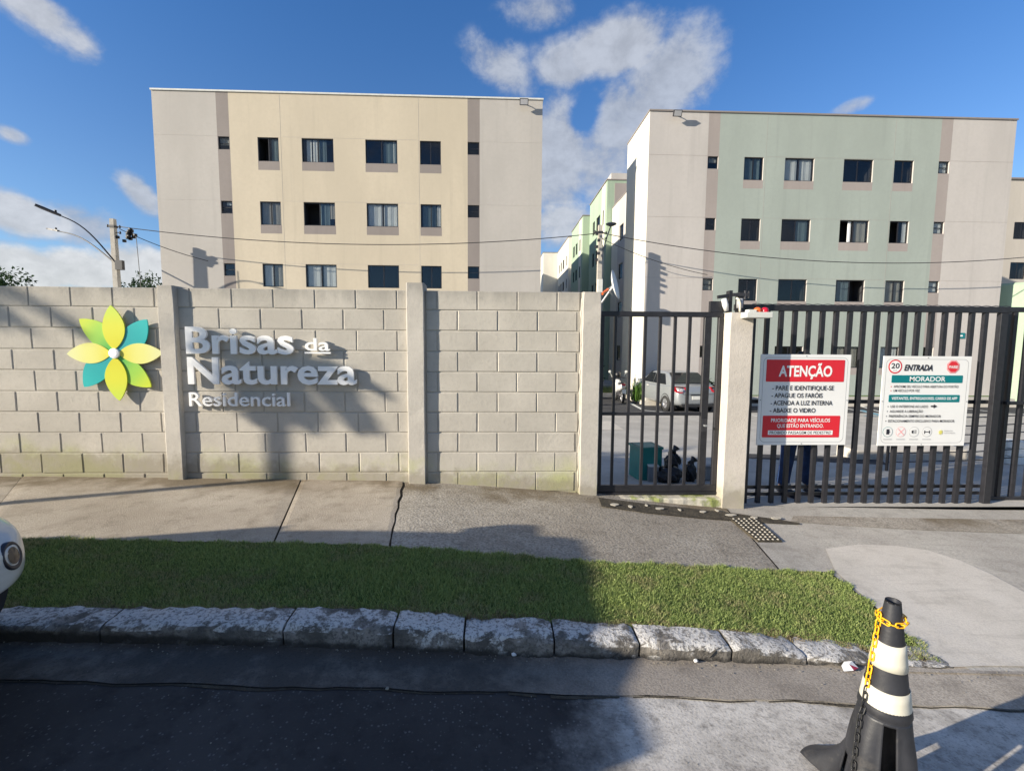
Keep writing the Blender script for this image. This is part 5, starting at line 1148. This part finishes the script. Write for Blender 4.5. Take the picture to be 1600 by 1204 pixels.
    if sedan is False:
        from mathutils.bvhtree import BVHTree
        dg = bpy.context.evaluated_depsgraph_get(); bv = BVHTree.FromObject(b_, dg)
        for sgn_ in (-1, 1):
            o0 = -Vector(loc); dr = Vector(ray(21, 867)).normalized(); hit = bv.ray_cast(o0, dr)
            if hit[0] is None: hit = (Vector((L-.02, .45, .5)), Vector((1, .3, 0)))
            hit = (Vector((hit[0].x, hit[0].y*sgn_, hit[0].z)), Vector((hit[1].x, hit[1].y*sgn_, hit[1].z)))
            c_, nrm = hit[0], hit[1]; nrm = nrm if nrm.x > 0 else -nrm; M_ = nrm.to_track_quat('Z', 'Y').to_matrix() @ Matrix.Diagonal((.80, .92, 1))
            m = MB(); m.lathe([(0, -.004), (.036, -.003), (.046, .000), (.053, .003), (.058, .0), (.060, -.03)], 28, tuple(c_-nrm*.002), 0, M_); fl = m.build('fog_lamp_ring', 'print_black', t_, local=True, smooth=True)
            m = MB(); m.lathe([(0, .002), (.024, .001), (.035, -.001)], 28, tuple(c_+nrm*.002), 0, M_); m.build('fog_lamp_glass', 'fog_glass', fl, local=True, smooth=True)
        m = MB(); m.box(4.15*k, 4.262*k, -.42, .42, .40, .56); m.build('grille', 'car_trim', t_, local=True)
    return t_
gz = float(lot(7.2, 18))
make_car('parked_car', 'silver sedan parked nose to the green building, seen through the pedestrian gate', (7.32, 16.25, gz+.0), R(96), 'silver_paint')
for o in list(scene.objects):
    if o.name.startswith('parked_car') and o.parent is None: o['label'] = 'silver sedan seen from behind through the pedestrian gate'
wc_front = -1.775
make_car('parked_car', 'white car parked by the kerb, only its front bumper corner showing at left edge', (wc_front-3.95, 1.21, float(hr(-3.6))), 0, 'white_car_paint', L=3.95, W=1.56, H=1.36, sedan=False)

# motorcycle
a_, b2_ = G(972, 630), G(949, 618); dirb = math.atan2(b2_.y-a_.y, b2_.x-a_.x)
mc = thing('motorcycle', 'white scooter style motorcycle with a helmet on its handlebar, parked in the shaded alley', 'motorcycle', (a_.x, a_.y, a_.z), dirb)
def wheel_(x, nm='wheel'):
    M_ = Matrix.Rotation(R(90), 3, 'X'); m = MB(); m.lathe([(.21, -.04), (.27, -.045), (.29, -.02), (.29, .02), (.27, .045), (.21, .04)], 24, (x, 0, .29), 0, M_); wh = m.build(nm, 'tyre', mc, local=True, smooth=True)
    m = MB(); m.lathe([(0, -.03), (.05, -.04), (.06, -.01), (.19, -.01), (.21, -.03), (.21, .03), (.06, .01), (0, .04)], 18, (x, 0, .29), 0, M_); m.build('rim', 'rim_silver', wh, local=True)
wheel_(0); wheel_(1.25)
def loft_(name_, mat, rings):
    m = MB(); n = 10
    for (x, z, ry, rz_) in rings:
        for j in range(n): a = 2*math.pi*j/n; m.v.append((x, ry*math.cos(a), z+rz_*math.sin(a)))
    for i in range(len(rings)-1):
        for j in range(n): m.f.append((i*n+j, i*n+(j+1) % n, (i+1)*n+(j+1) % n, (i+1)*n+j)); m.m.append(0)
    m.f += [tuple(range(n)), tuple((len(rings)-1)*n+j for j in range(n-1, -1, -1))]; m.m += [0, 0]; return m.build(name_, mat, mc, local=True, smooth=True, fix=True)
loft_('tail_fairing', 'bike_white', [(-.25, .78, .05, .05), (-.1, .74, .12, .10), (.2, .66, .14, .14), (.5, .58, .11, .12), (.6, .52, .05, .05)])
loft_('seat', 'bag_black', [(-.15, .84, .08, .03), (0, .86, .13, .05), (.3, .82, .14, .05), (.6, .80, .10, .04), (.66, .80, .04, .03)])
loft_('tail_light', 'tail_red', [(-.30, .80, .03, .03), (-.26, .81, .08, .05), (-.12, .83, .09, .04), (-.08, .83, .04, .02)])
loft_('engine', 'dark_metal', [(.1, .32, .06, .06), (.25, .34, .12, .12), (.6, .36, .13, .13), (.75, .38, .05, .05)])
m = MB(); m.tube([(.95, 0, .95), (1.0, 0, .75), (1.03, 0, .5), (.98, 0, .38)], [.10, .20, .19, .08], 10); m.build('leg_shield', 'bike_white', mc, local=True, smooth=True)
m = MB(); m.tube([(1.05, 0, .62), (1.2, 0, .64), (1.38, 0, .62), (1.5, 0, .52)], [.08, .10, .10, .04], 10); m.build('front_fender', 'bike_white', mc, local=True, smooth=True)
m = MB(); [m.tube([(1.25, s_*.08, .29), (1.0, s_*.07, .85)], .025, 6) for s_ in (-1, 1)]; m.build('fork', 'grey_metal', mc, local=True)
m = MB(); m.tube([(.82, .36, 1.02), (.95, .15, 1.05), (.95, -.15, 1.05), (.82, -.36, 1.02)], .022, 6); m.build('handlebar', 'dark_metal', mc, local=True)
for s_ in (-1, 1): m = MB(); m.tube([(.9, s_*.25, 1.04), (.92, s_*.34, 1.26)], .01, 5); m.lathe([(0, -.01), (.06, 0), (.06, .01), (0, .02)], 14, (.91, s_*.36, 1.30), 0, Matrix.Rotation(R(90), 3, 'Y')); m.build('mirror', 'offwhite_metal', mc, local=True)
m = MB(); m.lathe([(0, -.14), (.10, -.12), (.135, -.03), (.135, .03), (.10, .11), (0, .14)], 18, (.84, .02, 1.18)); hl_ = m.build('helmet', 'bag_black', mc, local=True, smooth=True); m = MB(); m.box(-.30, -.27, -.09, .09, .45, .62); m.build('licence_plate', 'offwhite_metal', mc, local=True)

# ------------------------------------------------------------------ things lying behind the pedestrian gate
def at_g(px, py): return G(px, py)
p = at_g(1016, 750); cr_ = thing('crate', 'teal plastic crate standing behind the pedestrian gate', 'crate', tuple(p), R(8)); s_ = (p.y/720)
w2, h2 = 19*s_, 54*s_
m = MB(); m.box(-w2, w2, 0, .015, 0, h2); m.build('front_panel', 'teal_plastic', cr_, local=True); m = MB(); m.box(-w2, -w2+.015, .016, .3, 0, h2); m.build('side_panel', 'teal_plastic', cr_, local=True)
m = MB(); m.box(w2-.015, w2, .016, .3, 0, h2); m.build('side_panel', 'teal_plastic', cr_, local=True); m = MB(); m.box(-w2+.016, w2-.016, .285, .3, .0, h2); m.build('back_panel', 'teal_plastic', cr_, local=True)
m = MB(); m.box(-w2-.012, w2+.012, -.012, .312, h2-.03, h2); m.build('rim', 'teal_plastic', cr_, local=True)
p = at_g(1021, 753); bx_ = thing('box', 'small grey box in front of the teal crate', 'box', tuple(p), R(-6)); m = MB(); m.box(-.062, .062, 0, .12, 0, .19); bevel(m.build('carton', 'grey_box', bx_, local=True), .006, 2); m = MB(); m.box(-.065, .065, -.003, .123, .191, .204); m.build('lid', 'offwhite_metal', bx_, local=True)
def blob(name, label, cat, px, py, rx, ry, h, mat, seed, neck=True):
    p = at_g(px, py); t_ = thing(name, label, cat, tuple(p)); bm = bmesh.new(); bmesh.ops.create_icosphere(bm, subdivisions=4, radius=1); q = random.Random(seed)
    ph = [q.uniform(0, 6) for _ in range(6)]
    for v in bm.verts:
        d = v.co.normalized(); f = 1+.10*math.sin(d.x*7+ph[0]+d.z*5)+.09*math.sin(d.y*9+ph[1])+.06*math.sin(d.z*13+d.x*11+ph[2])+.04*math.sin(d.x*23+ph[3]+d.y*19)
        z = max(-1, d.z*f); v.co = Vector((d.x*rx*f, d.y*ry*f, (max(z, -.85)+.85)/1.95*h))
    me = bpy.data.meshes.new('bag'); bm.to_mesh(me); bm.free(); me.materials.append(MATS[mat]); me.polygons.foreach_set('use_smooth', [True]*len(me.polygons))
    o = link(bpy.data.objects.new('sack', me)); o.parent = t_
    if neck: m = MB(); m.tube([(0, 0, h*.9), (.02, 0, h*1.05), (.05, .01, h*1.16)], [.05, .025, .05], 8); m.build('knot', mat, t_, local=True, smooth=True)
blob('trash_bag', 'black trash bag between the grey box and the dark upright bag', 'trash bag', 1043, 752, .16, .14, .20, 'bag_black', 1)
blob('trash_bag', 'tall dark bag leaning behind the pedestrian gate, right of the black trash bag', 'trash bag', 1050, 742, .10, .10, .32, 'bag_black', 2)
blob('plastic_bag', 'crumpled white and pale blue plastic bag beside the trash bags', 'plastic bag', 1064, 744, .07, .07, .17, 'litter_white', 3, False)
blob('backpack', 'dark backpack slumped behind the lock side of the pedestrian gate', 'backpack', 1078, 751, .07, .10, .24, 'bag_black', 5)
p = at_g(1105, 751); bx_ = thing('box', 'upright grey box at the lock side of the pedestrian gate', 'box', tuple(p)); m = MB(); m.box(-.07, .07, 0, .1, 0, .19); bevel(m.build('carton', 'grey_box', bx_, local=True), .006, 2); m = MB(); m.box(-.05, .05, -.004, -.001, .02, .15); m.build('panel', 'grey_metal', bx_, local=True)
# thin rails standing in for gate shadow lines and pale blocks seen through the right end of the sliding gate
p0, p1 = at_g(1385, 735), at_g(1640, 722)
wf = thing('shadow_line_rails', 'thin dark rails standing in for gate shadow lines behind the entry notice board', 'shadow stand-in', tuple((p0+p1)/2))
for k in range(6):
    m = MB(); z = .12+.13*k; m.tube([(p0.x, p0.y, p0.z+z), ((p0.x+p1.x)/2, (p0.y+p1.y)/2, (p0.z+p1.z)/2+z-.03), (p1.x, p1.y, p1.z+z)], .009, 5); m.build('rail', 'gate_black', wf)
for k in range(5): q = p0.lerp(p1, k/4); m = MB(); m.tube([q, q+Vector((0, 0, .86))], .02, 6); m.build('post', 'gate_black', wf)
for k, (px, py) in enumerate(((1574, 724), (1592, 726))):
    p = at_g(px, py); cb_ = thing('concrete_block', ('white painted block stack just right of the white gate cable', 'white painted block stack at the very right edge of the picture')[k], 'block', tuple(p)); 
    for j in range(3): m = MB(); m.box(-.10, .10, 0, .2, j*.125, j*.125+.115); bevel(m.build('block', 'white_paint', cb_, local=True), .006, 1)
p = at_g(1388, 722); bl_ = thing('kerb_island', 'low pale concrete island end behind the gate between the two notice boards', 'kerb', (p.x, p.y+.3, p.z)); m = MB(); m.box(-.35, 1.6, -.1, .35, -.05, .14); bevel(m.build('block', 'apron_concrete', bl_, local=True), .02, 2)

# ------------------------------------------------------------------ person behind the attention board
def skinned(name, pts, edges, radii, mat, parent, levels=2, root=0):
    me = bpy.data.meshes.new(name); me.from_pydata(pts, edges, []); o = link(bpy.data.objects.new(name, me)); o.modifiers.new('skin', 'SKIN'); sv = me.skin_vertices[0].data if me.skin_vertices else None
    if sv is None:
        bm = bmesh.new(); bm.from_mesh(me); bm.verts.layers.skin.verify(); bm.to_mesh(me); bm.free(); sv = me.skin_vertices[0].data
    for i, r_ in enumerate(radii): sv[i].radius = r_ if isinstance(r_, tuple) else (r_, r_)
    for i in range(len(pts)): sv[i].use_root = (i == root)
    s_ = o.modifiers.new('subdivision', 'SUBSURF'); s_.levels = levels; s_.render_levels = levels
    m2 = evaluated_mesh(o); m2.materials.clear(); m2.materials.append(MATS[mat]); m2.polygons.foreach_set('use_smooth', [True]*len(m2.polygons)); bpy.data.objects.remove(o); bpy.data.meshes.remove(me)
    r2 = link(bpy.data.objects.new(name, m2)); r2.parent = parent; return r2
px_, py_ = 3.42, 5.0; pz_ = float(lot(px_, py_))+.003
PS = .955
per = thing('person', 'person in blue jeans and dark shoes standing behind the attention notice board', 'person', (px_, py_, pz_), R(10))
J = {'pel': (0, 0, .92), 'wa': (0, .0, 1.08), 'ch': (0, 0, 1.26), 'nk': (0, 0, 1.41), 'hd0': (0, -.01, 1.49), 'hd': (0, -.02, 1.58), 'top': (0, -.01, 1.66)}
pts = [J['pel'], J['wa'], J['ch'], J['nk'], J['hd0'], J['hd'], J['top']]; rad = [(.135, .11), (.12, .095), (.145, .105), (.052, .05), (.06, .07), (.078, .095), (.05, .06)]; ed = [(0, 1), (1, 2), (2, 3), (3, 4), (4, 5), (5, 6)]
for s_, foot in ((-1, (-.19, -.02)), (1, (.14, -.05))):
    b_ = len(pts); pts += [(s_*.10, 0, .86), (s_*.10+foot[0]*.35, -.03, .48), (foot[0], foot[1]+.03, .10), (foot[0]+s_*.01, foot[1]-.05, .045), (foot[0]+s_*.02, foot[1]-.16, .035)]; rad += [.085, .058, .04, (.038, .035), (.04, .028)]; ed += [(0, b_), (b_, b_+1), (b_+1, b_+2), (b_+2, b_+3), (b_+3, b_+4)]
for s_ in (-1, 1):
    b_ = len(pts); pts += [(s_*.17, 0, 1.34), (s_*.235, .01, 1.10), (s_*.22, -.10, .90), (s_*.21, -.14, .83)]; rad += [.05, .038, .028, (.036, .022)]; ed += [(2, b_), (b_, b_+1), (b_+1, b_+2), (b_+2, b_+3)]
    for q_ in range(4): c_ = len(pts); pts += [(s_*(.195+.014*q_), -.155-.003*q_, .80), (s_*(.195+.014*q_), -.15, .765+.006*abs(q_-1.5))]; rad += [.010, .008]; ed += [(b_+3, c_), (c_, c_+1)]
    c_ = len(pts); pts += [(s_*.185, -.165, .82), (s_*.18, -.18, .79)]; rad += [.011, .009]; ed += [(b_+3, c_), (c_, c_+1)]
skinned('body', pts, ed, rad, 'skin', per)
lp = [(0, 0, .95), (0, 0, .86)]; lr = [(.150, .125), (.140, .12)]; le = [(0, 1)]
for s_, foot in ((-1, (-.19, -.02)), (1, (.14, -.05))):
    b_ = len(lp); lp += [(s_*.095, 0, .78), (s_*.10+foot[0]*.22, -.01, .62), (s_*.10+foot[0]*.35, -.03, .48), (foot[0]*.9, foot[1]+.02, .25), (foot[0], foot[1]+.02, .10)]; lr += [.105, .09, .078, .072, .074]; le += [(1, b_), (b_, b_+1), (b_+1, b_+2), (b_+2, b_+3), (b_+3, b_+4)]
skinned('jeans', lp, le, lr, 'jeans', per)
sp2 = [(0, 0, .93), (0, 0, 1.08), (0, 0, 1.27), (0, 0, 1.38)]; sr2 = [(.155, .13), (.145, .115), (.165, .12), (.08, .07)]; se = [(0, 1), (1, 2), (2, 3)]
for s_ in (-1, 1): b_ = len(sp2); sp2 += [(s_*.17, 0, 1.345), (s_*.222, .0, 1.16)]; sr2 += [.065, .058]; se += [(2, b_), (b_, b_+1)]
skinned('shirt', sp2, se, sr2, 'shirt_navy', per)
for foot in ((-.19, -.02), (.14, -.05)):
    m = MB(); x, y = foot; m.tube([(x, y+.07, .045), (x, y+.02, .06), (x, y-.06, .055), (x, y-.14, .042), (x, y-.20, .032)], [.035, .05, .048, .046, .025], 10); m.build('shoe', 'shoe_dark', per, local=True, smooth=True)
m = MB(); m.lathe([(0, .10), (.05, .092), (.085, .05), (.096, 0), (.09, -.03)], 18, (0, .005, 1.585)); m.build('hair', 'hair', per, local=True, smooth=True)
for s_ in (-1, 1):
    m = MB(); m.lathe([(0, -.012), (.010, -.006), (.012, 0), (.010, .006), (0, .012)], 10, (s_*.03, -.102, 1.585)); m.build('eye', 'print_black', per, local=True, smooth=True)
    m = MB(); m.lathe([(0, -.03), (.012, -.015), (.014, .01), (0, .03)], 8, (s_*.082, -.01, 1.575)); m.build('ear', 'skin', per, local=True, smooth=True)
m = MB(); m.tube([(0, -.105, 1.60), (0, -.125, 1.565), (0, -.10, 1.555)], [.008, .014, .008], 8); m.build('nose', 'skin', per, local=True, smooth=True); m = MB(); m.tube([(-.02, -.102, 1.53), (0, -.108, 1.528), (.02, -.102, 1.53)], .005, 6); m.build('mouth', 'red_plastic', per, local=True, smooth=True)

# ------------------------------------------------------------------ traffic cone with chain
CX, CY = 1.295, 1.385; CZ = float(hr(CX))+.002; CH = .73
cone = thing('traffic_cone', 'tall black traffic cone with two white bands and four splayed feet on the street', 'traffic cone', (CX, CY, CZ))
def cr0(z): return .0215+(CH-z)*.132
NT_ = 96
def cone_piece(name_, zs, mat, off=0.0, skirt=False, wob_=0.0):
    m = MB(); th_ = [2*math.pi*i/NT_ for i in range(NT_)]
    for z in zs:
        for a in th_:
            r_ = cr0(z)+off; zz = z
            if skirt:
                f = max(0, math.cos(4*(a-R(108)))); f = min(1, f*1.5); u = max(0, (.17-z)/.17); r_ += .125*f*u**1.6
                r_ += .012*max(0, math.cos(4*(a-R(108))))*min(1, max(0, (.36-z)/.1))
            m.v.append((r_*math.cos(a), r_*math.sin(a), zz+wob_*math.sin(a*3+z*40)))
    for i in range(len(zs)-1):
        for j in range(NT_):
            if skirt:
                am = (th_[j]+math.pi/NT_); dg_ = math.degrees(am)-63; d = dg_ % 90; ki = round(dg_/90) % 4; hA = (.20, .17, .345, .22)[ki]; d = min(d, 90-d); zc = (zs[i]+zs[i+1])/2
                if zc < hA and d < 13+max(0, (.1-zc))*110: continue
            m.f.append((i*NT_+j, i*NT_+(j+1) % NT_, (i+1)*NT_+(j+1) % NT_, (i+1)*NT_+j)); m.m.append(0)
    o = m.build(name_, mat, cone, smooth=True, local=True); s_ = o.modifiers.new('thickness', 'SOLIDIFY'); s_.thickness = .006 if not off else .0015; s_.offset = -1 if not off else 1; return o
cone_piece('foot_skirt', [0, .008, .02, .04, .06, .085, .11, .13, .17, .19, .20, .22, .25, .28, .31, .345, .355], 'cone_rubber', skirt=True)
up_z = [.3551, .36, .365, .38, .41, .45, .49, .555, .60, .64, .70, .725, .733, CH]
m = MB()
for z in up_z:
    for i in range(48):
        a = 2*math.pi*i/48; r_ = cr0(z)+(.004 if .364 < z < .382 else 0)+(.012*max(0, math.cos(4*(a-R(108))))*min(1, max(0, (.36-z)/.1)))
        m.v.append((r_*math.cos(a), r_*math.sin(a), z))
for i in range(len(up_z)-1):
    for j in range(48): m.f.append((i*48+j, i*48+(j+1) % 48, (i+1)*48+(j+1) % 48, (i+1)*48+j)); m.m.append(0)
b_ = len(m.v)
for (r_, z) in ((.0165, CH-.002), (.018, CH-.12)):
    for i in range(48): a = 2*math.pi*i/48; m.v.append((r_*math.cos(a), r_*math.sin(a), z))
last = (len(up_z)-1)*48
for j in range(48): m.f += [(last+j, last+(j+1) % 48, b_+(j+1) % 48, b_+j), (b_+j, b_+(j+1) % 48, b_+48+(j+1) % 48, b_+48+j)]; m.m += [0, 0]
m.build('cone_body', 'cone_rubber', cone, smooth=True, local=True)
cone_piece('white_band', [.515, .54, .57, .598], 'cone_band', .0012, wob_=.0008); cone_piece('white_band', [.365, .39, .42, .449], 'cone_band', .0012, wob_=.0008)

# chain
chain = thing('plastic_chain', 'yellow plastic chain looped round the neck of the cone, dark lower links', 'chain', (CX, CY, CZ+.6))
def link_mesh(mat):
    m = MB(); ringp = []
    for i in range(20):
        a = 2*math.pi*i/20; x = .0072*math.cos(a); z = .0068*math.sin(a)+(.0075 if math.sin(a) > 0 else -.0075); ringp.append(Vector((x, 0, z)))
    n = 7; R_ = .0022
    for i, p in enumerate(ringp):
        d = (ringp[(i+1) % 20]-ringp[i-1]).normalized(); a1 = Vector((0, 1, 0)); a2 = d.cross(a1)
        for k in range(n): t2 = 2*math.pi*k/n; m.v.append(tuple(p+(a1*math.cos(t2)+a2*math.sin(t2))*R_))
    for i in range(20):
        for k in range(n): m.f.append((i*n+k, i*n+(k+1) % n, ((i+1) % 20)*n+(k+1) % n, ((i+1) % 20)*n+k)); m.m.append(0)
    return m.mesh('chain_link', mat, True)
lmY, lmD = link_mesh('chain_yellow'), link_mesh('chain_dark')
def put_link(me, p, d, k, out):
    d = d.normalized(); out = (out-d*out.dot(d)).normalized(); side = d.cross(out)
    X_ = (side if k % 2 == 0 else out); Y_ = d.cross(X_)*1.0
    o = link(bpy.data.objects.new('chain_link', me)); o.parent = chain; M_ = Matrix((X_, Y_, d)).transposed().to_4x4(); M_.translation = Vector(p)-chain.location; o.matrix_local = M_
ang0 = R(168)
path = []
z = CH-.055
while z > .03:
    a = ang0+.75*(CH-z); r_ = cr0(z)+.009+(.006 if z < .36 else 0)+.003*math.sin(z*9)
    path.append((Vector((CX+r_*math.cos(a), CY+r_*math.sin(a), CZ+z)), Vector((math.cos(a), math.sin(a), 0)))); z -= .0225
for k in range(len(path)-1): put_link(lmY if k < 11 else lmD, path[k][0], path[k+1][0]-path[k][0], k, path[k][1])
a = 0; r_ = cr0(CH-.055)+.006; nl = 11
for k in range(nl):
    a = 2*math.pi*k/nl+ang0; p = Vector((CX+r_*math.cos(a), CY+r_*math.sin(a), CZ+CH-.055-.008*math.sin(a-ang0+.5))); put_link(lmY, p, Vector((-math.sin(a), math.cos(a), .15*math.cos(a))), k+1, Vector((math.cos(a), math.sin(a), .2)))

# ------------------------------------------------------------------ litter and small stones
lt = G(1326, 1048); lit = thing('litter', 'crumpled white and red wrapper lying in the gutter beside the kerb end', 'litter', (lt.x, lt.y, lt.z+.012), R(12))
m = MB(); q_ = [(-.045, -.012, .004), (.0, -.025, .010), (.045, -.012, .006), (.03, .012, .028), (.0, .026, .020), (-.03, .014, .012), (0, 0, .024)]
m.add(q_, [(0, 1, 6), (1, 2, 6), (2, 3, 6), (3, 4, 6), (4, 5, 6), (5, 0, 6)]); m.m = [0, 1, 0, 0, 0, 0]; m.build('wrapper', ['litter_white', 'red_plastic'], lit, local=True)
def pebble(c, r_, mat, seed):
    q = random.Random(seed); bm = bmesh.new(); bmesh.ops.create_icosphere(bm, subdivisions=1, radius=r_)
    return bm
def stones(name, label, centers, mat):
    m = MB(); q = random.Random(len(centers))
    for (x, y, z, r_) in centers:
        bm = bmesh.new(); bmesh.ops.create_icosphere(bm, subdivisions=1, radius=r_)
        for v in bm.verts: v.co = Vector((v.co.x*q.uniform(.7, 1.2), v.co.y*q.uniform(.7, 1.2), v.co.z*q.uniform(.4, .75)))
        m.add([(v.co.x+x, v.co.y+y, v.co.z+z+r_*.3) for v in bm.verts], [tuple(v.index for v in f.verts) for f in bm.faces]); bm.free()
    return tag(m.build(name, mat), label, 'stones', kind='stuff')
cs = []
for k in range(240):
    x = random.uniform(-3, 3.2); y = float(Yk(x))-abs(random.gauss(0, .03))-.005; cs.append((x, y, float(hr(x))+.012, random.uniform(.001, .0042)))
for k in range(150):
    x = random.uniform(-2.5, 3.5); y = random.uniform(.9, float(Yk(x))); cs.append((x, y, float(hr(x))+(.012 if y > Yk(x)-.2 else .001), random.uniform(.0012, .0035)))
stones('gutter_grit', 'loose grit and pebbles scattered along the gutter', cs, 'stone')
for (px, py, r_) in ((803, 1026, .014), (1087, 1036, .011), (605, 1080, .008)):
    p = G(px, py); t_ = thing('pebble', {803: 'pale crumbly lump in the shaded gutter under the middle of the kerb', 1087: 'small white stone in the sunlit gutter near the shadow edge', 605: 'small grey stone on the asphalt just outside the gutter'}[px], 'stone', (p.x, p.y, p.z+.012)); bm = bmesh.new(); bmesh.ops.create_icosphere(bm, subdivisions=2, radius=r_)
    for v in bm.verts: v.co *= random.uniform(.75, 1.2); v.co.z *= .7; v.co.z += r_*.35
    me = bpy.data.meshes.new('stone'); bm.to_mesh(me); bm.free(); me.materials.append(MATS['litter_white' if px != 605 else 'stone']); o = link(bpy.data.objects.new('stone', me)); o.parent = t_
per.scale = (PS, PS, PS)
